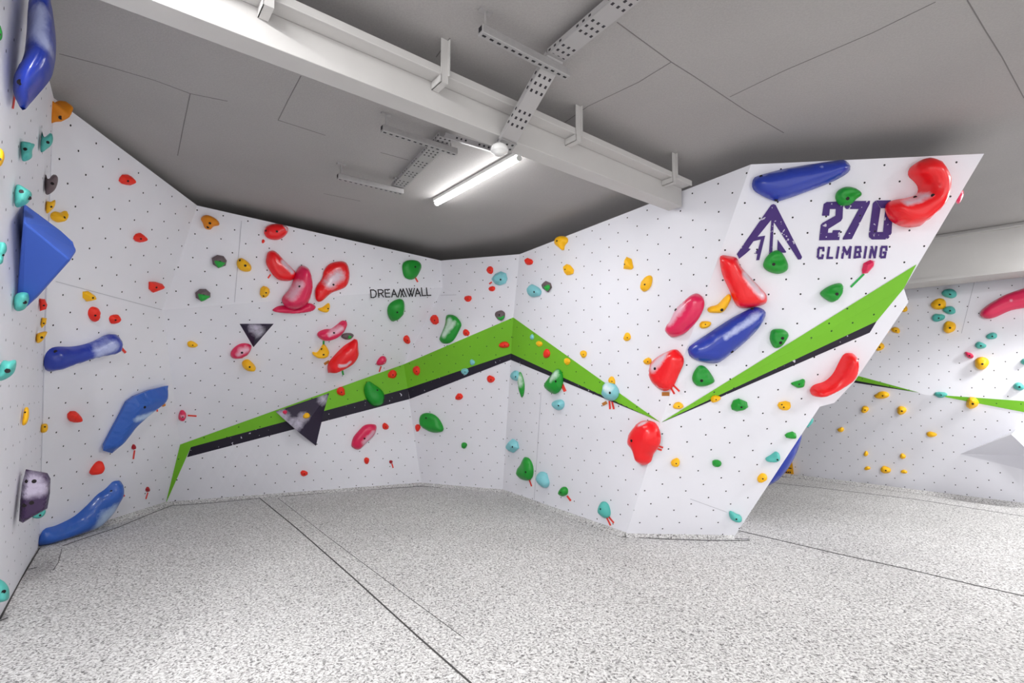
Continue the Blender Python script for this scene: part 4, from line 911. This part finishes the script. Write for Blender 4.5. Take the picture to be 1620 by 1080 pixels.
# --- back corner wall
E1 = dict(facets=['E1']); E2_ = dict(facets=['E2'])
hold(OR, 'facet', None, 'red hold at the corner left of the chalky green hold', (687, 505.5, 14, 15, 0), **E1)
hold(GN, 'jug', .10, 'chalky green upright hold just above the green stripe', [(706, 499), (716, 498), (724, 503), (729, 512), (727, 519), (720, 533), (712, 542), (701, 543), (695, 537), (698, 528), (704, 512)], chalk=[(714, 508, .6), (710, 520, .6), (706, 530, .5), (720, 512, .5)], bolt=[], **E1)
tape('tape_green', (708, 546), (708, 561), 3.5, 'green tape below the chalky green hold', ['E2'])
hold(OR, 'facet', None, 'small red hold right of the chalky green upright hold', (737, 526, 10, 11, 0), **E1)
hold(OR, 'facet', None, 'small red hold above the chalky green upright hold', (740, 472, 11, 11, 0), **E1)
hold(OR, 'facet', None, 'small red hold above the ribbed light blue hold', (775, 427, 11, 12, 0), **E1)
hold(AQ, 'facet', .08, 'light blue hold with crossing grooves between two small red holds', [(777, 441), (783, 433), (792, 429), (800, 432), (802, 440), (799, 448), (790, 451), (783, 449)], **E1)
tape('tape_red', (778, 446), (774, 449), 2.6, 'tiny red tape left of the grooved light blue hold', ['E1'])
hold(OR, 'facet', None, 'small red hold under the grooved light blue hold', (778, 456.5, 10, 9, 0), **E1)
hold(BR, 'dome', .06, 'brown and green hold left of the green stripe peak', (791, 498.5, 17, 15, 0), pad=[(785, 499), (791, 501), (798, 499), (795, 505), (790, 506)], bolt=[(790, 498)], **E1)
hold(OR, 'facet', None, 'red hold on the darker green stripe at the back corner', (658.5, 586, 13, 14, 0), **E2_)
hold(AQ, 'facet', None, 'tiny light blue hold on the green stripe, upper of a pair', (747, 573, 8, 10, 0), bolt=[], **E2_)
hold(AQ, 'facet', None, 'small light blue hold at the black stripe, lower of a pair', (735, 587.5, 11, 11, 0), **E2_)
hold(OR, 'ridge', None, 'red-orange hold just below the green stripe peak', (797.5, 545.5, 17, 10, -5), **E2_)
hold(OR, 'facet', None, 'red hold under the black stripe, right of two', (776, 599.5, 12, 12, 0), **E2_)
hold(OR, 'facet', None, 'red hold under the black stripe, left of two', (726, 627.5, 12, 11, 0), **E2_)
hold(OR, 'facet', None, 'small red hold touching the left side of the big green drop', (660.5, 676.5, 9, 11, 0), **E2_)
hold(GN, 'jug', .11, 'big green drop hold low on the back corner wall', [(663, 663), (666, 656), (675, 653), (686, 656), (695, 665), (701, 678), (698, 683), (685, 684), (672, 679), (664, 671)], bolt=[(674, 661)], **E2_)
hold(GN, 'dome', None, 'tiny green hold alone low on the back corner wall', (734, 704.5, 10, 9, -30), **E2_)
# --- middle wall
G1 = dict(facets=['G1']); G2_ = dict(facets=['G2'])
hold(OR, 'facet', None, 'red hold at the upper left end of the middle wall', (836, 413.5, 12, 12, 0), bolt=[], **G1)
hold(YE, 'dome', .07, 'yellow hold at the top edge of the middle wall', [(877, 385), (880, 376), (887, 373), (896, 375), (897, 382), (892, 388), (890, 396), (882, 390)], bolt=[(881, 381)], **G1)
hold(YE, 'facet', None, 'yellow hold below the one at the top edge', (898.5, 426.5, 15, 18, 0), bolt=[(894, 426)], **G1)
hold(BR, 'facet', None, 'brown and green hold right of the striped light blue hold', [(857, 450), (863, 444), (870, 447), (872, 454), (866, 462), (858, 456)], pad=[(859, 452), (864, 450), (869, 451), (869, 456), (865, 460), (861, 456)], bolt=[(862, 453)], **G1)
hold(AQ, 'ridge', None, 'striped light blue hold left of the brown and green one', (844, 460, 20, 20, 0), **G1)
hold(YE, 'facet', None, 'yellow hold with flat foot high in the middle wall centre', [(986, 425), (988, 412), (991, 406), (998, 409), (1001, 423), (998, 426)], bolt=[(988, 418)], **G1)
hold(YE, 'jug', None, 'yellow leaf-shaped hold right of the flat-footed one', [(1013, 455), (1015, 445), (1022, 437), (1030, 436), (1030, 447), (1026, 456), (1018, 461)], bolt=[(1020, 450)], **G1)
hold(YE, 'dome', None, 'small yellow hold in the centre of the middle wall', (992, 533, 11, 13, 0), **G1)
hold(YE, 'dome', None, 'small yellow hold just above the falling green stripe', (922.5, 559.5, 11, 11, 0), **G1)
hold(YE, 'facet', None, 'small yellow triangular hold left of the lower ridge red hold', (1024, 571, 12, 12, 0), **G1)
hold(PI, 'sloper', .10, 'pink hold with white upper side at the ridge, upper of two', [(1052, 521), (1060, 507), (1069, 489), (1080, 478), (1092, 467), (1103, 464), (1112, 472), (1112, 485), (1103, 504), (1090, 519), (1078, 529), (1064, 533), (1056, 529)], chalk=[(1075, 497, .75), (1083, 487, .7), (1067, 509, .55)], bolt=[(1069, 490)], **G1)  # chalk points here only whiten the upper left side
hold(RE, 'sloper', .11, 'red hold with white upper side at the ridge, lower of two', [(1027, 588), (1030, 573), (1045, 561), (1067, 552), (1077, 560), (1080, 572), (1071, 594), (1062, 613), (1050, 618), (1036, 610), (1028, 600)], chalk=[(1041, 582, .6), (1049, 572, .6), (1056, 564, .45)], bolt=[(1036, 583)], **G1)  # upper left side whitened through the chalk points
tape('tape_red', (1060, 611), (1067, 623), 3, 'left red tape below the lower ridge red hold', ['G1']); tape('tape_red', (1065, 609), (1075, 619), 3, 'right red tape below the lower ridge red hold', ['G1'])
tape('tape_brown', (1047, 623), (1059, 623), 6, 'orange-brown label tag beneath the lower ridge red hold', ['G1'])
hold(AQ, 'dome', None, 'tiny light blue hold right of the green stripe peak', (841.5, 533, 6, 9, 10), bolt=[], **G2_)
hold(YE, 'facet', None, 'small yellow hold on green between light blue and red ones', (853, 543.5, 9, 10, 0), bolt=[], **G2_)
hold(OR, 'ridge', None, 'ribbed red-orange hold on the falling green stripe', (864.5, 559, 11, 14, 0), bolt=[], **G2_)
hold(YE, 'facet', None, 'small yellow hold on the falling green stripe, below the ribbed red one', (897, 571.5, 9, 12, 0), bolt=[], **G2_)
hold(YE, 'dome', None, 'yellow hold above the chalky light blue hold on the stripe', (967.5, 602, 10, 13, 0), **G1)
hold(AQ, 'ridge', None, 'ribbed light blue hold beside a slim upright green hold', (815, 594.5, 15, 16, 0), **G2_)
hold(GN, 'dome', None, 'slim upright green and white hold under the stripe peak', [(820, 592), (823, 588), (827, 598), (829, 610), (828, 622), (825, 629), (821, 618), (819, 604)], chalk=[(823, 597, 1), (825, 607, .8)], bolt=[], **G2_)
hold(GN, 'jug', .10, 'green hold with white top across the black stripe', [(881, 583), (887, 588), (889, 600), (886, 615), (878, 623), (868, 619), (861, 611), (864, 602), (873, 591)], chalk=[(882, 592, .7), (876, 598, .6)], bolt=[(879, 603)], **G2_)
tape('tape_red', (889, 608), (894, 619), 5, 'crumpled red tape right of the green hold with white top', ['G2'])
hold(AQ, 'ridge', .07, 'round ribbed light blue hold below the green and white hold', (882.5, 640, 17, 18, 20), **G2_)
hold(AQ, 'lobe', .09, 'chalky light blue hold across the lower green stripe', [(953, 616), (955, 607), (963, 605), (971, 608), (977, 618), (976, 628), (968, 634), (957, 630), (952, 624)], chalk=[(962, 611, .9), (968, 616, .7)], **G2_)
tape('tape_brown', (953, 640), (960, 636), 5, 'brown tape under the chalky light blue hold on the stripe', ['G2']); tape('tape_red', (964, 634), (965, 647), 3, 'left of two red tapes under the chalky light blue hold', ['G2']); tape('tape_red', (968, 634), (971, 647), 3, 'right of two red tapes under the chalky light blue hold', ['G2'])
hold(AQ, 'facet', .10, 'light blue wedge hold left of centre on the lower middle wall', [(801, 705), (805, 698), (810, 694), (817, 699), (819, 709), (811, 716), (804, 713)], **G2_)
hold(GN, 'jug', .11, 'pear-shaped green hold low on the middle wall', [(817, 746), (823, 734), (829, 723), (836, 726), (841, 738), (841, 752), (837, 759), (828, 759), (820, 755)], **G2_)
tape('tape_red', (837, 758), (841, 769), 2.2, 'thin red tape below the pear-shaped green hold', ['G2'])
hold(AQ, 'dome', .09, 'smooth light blue hold right of the pear-shaped green hold', (858, 758.5, 18, 25, 15), bolt=[], **G2_)
hold(GN, 'dome', .07, 'small round green hold low on the middle wall', (890.5, 777.5, 13, 15, 0), bolt=[(887, 779)], **G2_)
tape('tape_red', (897, 784), (903, 792), 3, 'red tape right of the small round green hold', ['G2'])
hold(TE, 'ridge', .08, 'ribbed teal hold lowest on the middle wall above the mat', [(946, 806), (949, 796), (955, 793), (961, 799), (964, 811), (962, 818), (955, 819), (948, 813)], bolt=[(950, 805)], **G2_)
tape('tape_red', (962, 816), (971, 827), 2.6, 'upper of two red tapes beside the lowest ribbed teal hold', ['G2']); tape('tape_red', (960, 819), (966, 831), 2.6, 'lower of two red tapes beside the lowest ribbed teal hold', ['G2'])
hold(RE, 'sloper', .15, 'large smooth red hold at the ridge below the stripe point', [(995, 694), (998, 682), (1010, 668), (1022, 665), (1033, 668), (1041, 685), (1040, 704), (1029, 721), (1025, 733), (1015, 736), (1008, 730), (1004, 714), (995, 705)], chalk=[(1018, 671, .22), (1024, 668, .22)], bolt=[(999, 697)], **G2_)
tape('tape_red', (1035, 703), (1049, 708), 3, 'upper of two red tapes right of the large smooth red hold', ['H2']); tape('tape_red', (1033, 707), (1047, 712), 3, 'lower of two red tapes right of the large smooth red hold', ['H2'])
# --- right overhanging wall
H1_ = dict(facets=['H1']); H2_ = dict(facets=['H2'])
hold(BL, 'sloper', .12, 'large glossy blue hold along the top edge above the emblem', [(1190, 293), (1192, 283), (1202, 277), (1250, 265), (1320, 254), (1336, 253), (1345, 261), (1343, 272), (1320, 286), (1280, 302), (1240, 316), (1226, 318), (1205, 309), (1193, 301)], chalk=[(1280, 270, .07), (1296, 266, .05)], bolt=[(1204, 279), (1228, 316), (1294, 299)], **H1_)
hold(GN, 'jug', .11, 'green hold overlapping the top of the purple 270', [(1323, 310), (1328, 300), (1340, 295), (1355, 298), (1364, 307), (1355, 315), (1345, 324), (1332, 325), (1326, 320)], bolt=[(1341, 314)], **H1_)
hold(RE, 'sloper', .20, 'huge red J-shaped hold at the upper right of the logo wall', [(1443, 275), (1445, 262), (1460, 252), (1476, 249), (1490, 256), (1500, 275), (1502, 292), (1498, 310), (1485, 332), (1465, 350), (1455, 358), (1430, 359), (1412, 350), (1404, 335), (1405, 323), (1416, 316), (1440, 312), (1457, 305), (1459, 294), (1452, 284)], chalk=[(1425, 322, .26), (1442, 318, .3), (1456, 310, .26)], bolt=[(1448, 312), (1476, 309)], **H1_)  # chalk points here paint a lit pinkish edge into the colour
hold(GN, 'jug', .10, 'round green hold overlapping the foot of the mountain emblem', [(1208, 417), (1214, 405), (1224, 397), (1232, 396), (1240, 403), (1247, 418), (1245, 428), (1233, 433), (1220, 431), (1210, 425)], bolt=[(1224, 418)], **H1_)
hold(RE, 'sloper', .14, 'large red hold with whitened right side left of the emblem foot', [(1139, 413), (1141, 404), (1155, 405), (1166, 408), (1172, 421), (1187, 438), (1203, 455), (1213, 467), (1213, 478), (1205, 483), (1185, 487), (1172, 487), (1163, 480), (1155, 461), (1143, 434)], chalk=[(1176, 434, .34), (1185, 446, .42), (1194, 457, .42), (1202, 467, .3)], bolt=[], **H1_)
hold(YE, 'lobe', .06, 'yellow boomerang hold left of the large red hold', [(1119, 489), (1124, 485), (1135, 482), (1145, 472), (1153, 465), (1157, 471), (1151, 485), (1143, 494), (1133, 495), (1122, 494)], bolt=[(1142, 490)], **H1_)
hold(YE, 'jug', .05, 'small yellow ring hold left end of the blue slanting hold', (1115.5, 513.5, 18, 12, 20), bolt=[(1116, 513)], **H1_)
hold(BL, 'sloper', .12, 'long blue slanting hold with a white chalk streak', [(1089, 556), (1091, 548), (1120, 528), (1160, 502), (1190, 487), (1200, 486), (1210, 491), (1211, 500), (1200, 520), (1176, 544), (1150, 565), (1136, 574), (1118, 574), (1100, 569), (1091, 563)], chalk=[(1145, 531, .2), (1158, 522, .26), (1172, 513, .28), (1185, 504, .3), (1195, 497, .28)], bolt=[(1190, 489), (1158, 556)], **H1_)
hold(GN, 'jug', .09, 'green hold right of the long blue slanting hold', [(1219, 530), (1222, 522), (1232, 520), (1242, 522), (1248, 530), (1243, 540), (1235, 549), (1225, 550), (1219, 540)], bolt=[(1238, 535), (1235, 542)], **H1_)
hold(GN, 'jug', .08, 'green drop-shaped hold below the long blue slanting hold', [(1095, 600), (1098, 588), (1107, 578), (1118, 582), (1130, 600), (1128, 606), (1115, 611), (1102, 610)], bolt=[(1110, 602)], **H1_)
hold(GN, 'jug', .10, 'green hold left of the green tape below the wording', [(1299, 463), (1310, 454), (1325, 448), (1333, 450), (1333, 462), (1325, 474), (1315, 478), (1302, 470)], bolt=[(1324, 465)], **H1_)
hold(PI, 'facet', .05, 'small pink hold at the end of a green tape', [(1364, 427), (1367, 416), (1377, 411), (1385, 413), (1382, 422), (1373, 432), (1365, 433)], chalk=[(1383, 415, .7)], bolt=[], **H1_)
tape('tape_green', (1367, 433), (1346, 454), 3.4, 'long green tape under the small pink hold below the wording', ['H1'])
hold(YE, 'dome', .05, 'yellow hold at the narrow part of the rising green stripe', (1132, 631, 16, 11, 25), **H1_)
hold(YE, 'jug', .05, 'yellow hold beside the point where both stripes meet', (1073, 642, 17, 11, 15), **H1_)
hold(GN, 'facet', .08, 'green hold under the black stripe on the right wall', [(1157, 643), (1161, 634), (1170, 631), (1182, 636), (1184, 644), (1176, 649), (1166, 651), (1158, 648)], bolt=[(1173, 644)], **H2_)
hold(GN, 'lobe', .06, 'small green horn hold under the black stripe toward the right', [(1252, 607), (1259, 604), (1266, 602), (1273, 600), (1272, 609), (1264, 614), (1257, 611)], **H2_)
hold(YE, 'facet', .07, 'yellow hold between the two upper right green holds, below', (1241.5, 642, 19, 16, 0), bolt=[(1237, 640), (1240, 644)], **H2_)
hold(GN, 'facet', .06, 'green hold near the right edge above the teal one', (1252, 689, 17, 11, 0), bolt=[], **H2_)
hold(TE, 'lobe', .07, 'teal hold near the right edge beside the dark blue crescent', [(1212, 726), (1220, 721), (1229, 715), (1234, 720), (1233, 727), (1224, 731), (1214, 730)], bolt=[(1230, 727)], **H2_)
hold(YE, 'dome', .06, 'yellow hold at the lower right edge under the crescent', (1206, 756, 17, 11, 30), **H2_)
hold(GN, 'facet', .06, 'small green hold in the middle of the lilac lower wall', (1134, 733, 16, 10, 0), bolt=[], **H2_)
hold(YE, 'dome', .06, 'yellow hold low left on the lilac lower wall', (1069, 732, 13, 14, -40), **H2_)
hold(TE, 'lobe', .07, 'teal hold lowest on the right wall just above the mat', [(1154, 812), (1157, 809), (1166, 814), (1172, 816), (1174, 822), (1168, 825), (1160, 824), (1155, 819)], bolt=[(1165, 821)], **H2_)
hold(RE, 'sloper', .15, 'curved red banana hold near the right wall edge', [(1283, 621), (1290, 612), (1308, 606), (1322, 593), (1332, 574), (1340, 561), (1349, 559), (1356, 568), (1353, 590), (1341, 605), (1320, 618), (1300, 627), (1288, 627)], bolt=[], **H2_)
# --- far right wall
R = dict(facets=['R1', 'R2', 'R3'])
far = [(YE, 'dome', (1429, 487, 13, 12, 0), 'yellow hold peeking past the logo wall edge, uppermost on the far wall'), (YE, 'dome', (1402, 521.5, 10, 9, 30), 'yellow hold half hidden behind the logo wall edge'),
 (YE, 'dome', (1417, 522, 15, 9, -25), 'yellow slanting hold right of a half-hidden yellow one'), (YE, 'facet', (1391, 548, 16, 13, 0), 'yellow wedge hold by the logo wall edge above the far green wedge'),
 (TE, 'lobe', (1502, 464, 25, 14, 0), 'teal winged hold highest on the far wall'), (YE, 'jug', (1485, 480.5, 24, 18, 0), 'yellow round hold below the highest teal hold'),
 (TE, 'lobe', (1502, 490.5, 21, 12, 0), 'teal hold right of two in the top far cluster'), (TE, 'lobe', (1484, 502, 20, 13, 10), 'teal hold left of two in the top far cluster'),
 (YE, 'jug', (1502, 517, 21, 18, 0), 'yellow hold at the bottom of the top far cluster'), (TE, 'lobe', (1569, 531, 17, 11, 0), 'teal hold, upper of two above the big far yellow hold'),
 (TE, 'lobe', (1551, 546, 18, 11, 0), 'teal hold, lower of two above the big far yellow hold'), (PI, 'dome', (1533, 561.5, 17, 8, -25), 'small pink hold touching the far yellow hold'),
 (YE, 'jug', (1553, 574, 24, 19, 0), 'big yellow hold right of the small far pink one'), (TE, 'lobe', (1621, 572, 12, 10, 0), 'teal hold cut off by the right frame edge'),
 (TE, 'lobe', (1612, 611, 18, 12, 0), 'teal hold near the right frame edge above the green wedge'), (TE, 'lobe', (1488, 624, 19, 10, 0), 'teal hold where the two far green wedges meet'),
 (YE, 'facet', (1538, 637, 21, 18, 0), 'large yellow hold on the far right green wedge'), (YE, 'dome', (1395, 625, 23, 12, 0), 'wide yellow hold under the far left green wedge'),
 (YE, 'dome', (1368, 647.5, 13, 11, 0), 'yellow hold below left of the wide far yellow hold'), (YE, 'dome', (1426, 649, 16, 13, 0), 'yellow hold below right of the wide far yellow hold'),
 (YE, 'dome', (1330, 679.5, 10, 8, 0), 'small yellow hold leftmost on the lower far wall'), (YE, 'dome', (1473.5, 687, 16, 9, 0), 'flat yellow hold left of the white volume'),
 (YE, 'dome', (1370, 717.5, 7, 8, 0), 'tiny yellow hold, upper left of the low far cluster'), (YE, 'dome', (1428, 721.5, 9, 9, 0), 'tiny yellow hold, upper right of the low far cluster'),
 (YE, 'dome', (1372, 740.5, 10, 6, 0), 'tiny yellow hold, lower left of the low far cluster'), (YE, 'dome', (1400.5, 743, 16, 12, 0), 'round yellow hold in the middle of the low far cluster'),
 (YE, 'dome', (1430, 746, 10, 6, 0), 'tiny yellow hold, lower right of the low far cluster')]
for mt, st, sh, lb in far: hold(mt, st, None, lb, sh, **R)
hold(PI, 'sloper', .15, 'big pink hold running out of the right frame edge', [(1550, 497), (1556, 487), (1575, 474), (1600, 462), (1640, 452), (1650, 470), (1630, 484), (1600, 490), (1572, 502), (1558, 503)], chalk=[(1600, 478, .2)], bolt=[], **R)
volume('wall_volume', 'white triangular wedge volume at the right frame edge', 'white_vol', [(1519, 718, 0), (1607, 680, 0), (1690, 760, 0), (1680, 722, 0), (1600, 687, .42), (1650, 735, .42)], [(0, 4, 1), (0, 3, 5, 4), (4, 5, 2, 1), (3, 2, 5), (0, 1, 2, 3)], ['R3'])
# --- things on the hidden side of the right wall that stick out past its edge
def edge_hold(mat, px, depth, label, th, chalk=()):
    """a full-bodied hold standing proud of the wall side that faces away"""
    px = spline(px, 4); c = (sum(p[0] for p in px) / len(px), sum(p[1] for p in px) / len(px))
    r = ray(*c); O = CAMP + r * (depth / r.length); nrm = CAMP - O; nrm.z = 0; nrm.normalize(); ex_ = Vector((0, 0, 1)).cross(nrm).normalized(); ey = Vector((0, 0, 1))
    def unp(p): rr = ray(*p); X = CAMP + rr * ((O - CAMP).dot(nrm) / rr.dot(nrm)); return ((X - O).dot(ex_), (X - O).dot(ey))
    HN[0] += 1; vs, fs, Hh, isb, pl = inflate([unp(p) for p in px], th, 'sloper', HN[0], 10)
    V = [O + ex_ * v[0] + ey * v[1] + nrm * th * z for v, z in zip(vs, Hh)]; Fc = [tuple(f) for f in fs]; back = {}
    for i, (v, z, b) in enumerate(zip(vs, Hh, isb)):
        if b: back[i] = i
        else: back[i] = len(V); V.append(O + ex_ * v[0] + ey * v[1] - nrm * th * z)
    Fc += [tuple(back[i] for i in reversed(f)) for f in fs]
    o = link('climbing_hold', V, Fc, [M[mat]], smooth=True, loc=O); at = o.data.attributes.new('chalk', 'FLOAT', 'POINT')
    return tag(o, label, 'climbing hold', 'holds on the hidden side of the right wall')
edge_hold(BL, [(1267, 682), (1268, 692), (1262, 712), (1250, 736), (1236, 754), (1222, 765), (1206, 770), (1205, 750), (1225, 725), (1242, 705), (1256, 688)], 6.35, 'dark blue crescent hold jutting past the lower right wall edge', .10)
edge_hold(TE, [(1274, 672), (1280, 665), (1286, 661), (1286, 668), (1278, 676)], 6.2, 'tiny teal hold peeking past the right wall edge above the blue crescent', .04)
edge_hold(PI, [(1512, 318), (1519, 304), (1524, 301), (1524, 310), (1517, 322)], 5.75, 'sliver of pink hold behind the upper right wall edge', .05)
# yellow notice standing against the far wall
k = ['R3']
q = [(1225, 722), (1253, 728), (1256, 751), (1222, 747)]
fr = [on_wall(p, .05, k) for p in q]; bk = [on_wall(p, .03, k) for p in q]
e = empty('floor_sign', bk[3]); e.location.z = 0
child(link('board', fr + bk, [(0, 1, 2, 3), (7, 6, 5, 4), (0, 4, 5, 1), (1, 5, 6, 2), (2, 6, 7, 3), (3, 7, 4, 0)], [M['sign_yellow']], loc=e.location), e)
V = [on_wall(p, .054, k) for p in [(1236, 738), (1252, 740), (1252.4, 741.5), (1236, 739.5)]]; V += [on_wall(p, .054, k) for a in range(4) for p in [(1240 + a * 3, 745.5), (1242 + a * 3, 745.8), (1242 + a * 3, 748.3), (1240 + a * 3, 748)]]
child(link('print', V, [tuple(range(i, i + 4)) for i in range(0, len(V), 4)], [M['ink']], loc=e.location), e)
tag(e, 'yellow notice board with dark print standing on the mat behind the blue crescent', 'sign')
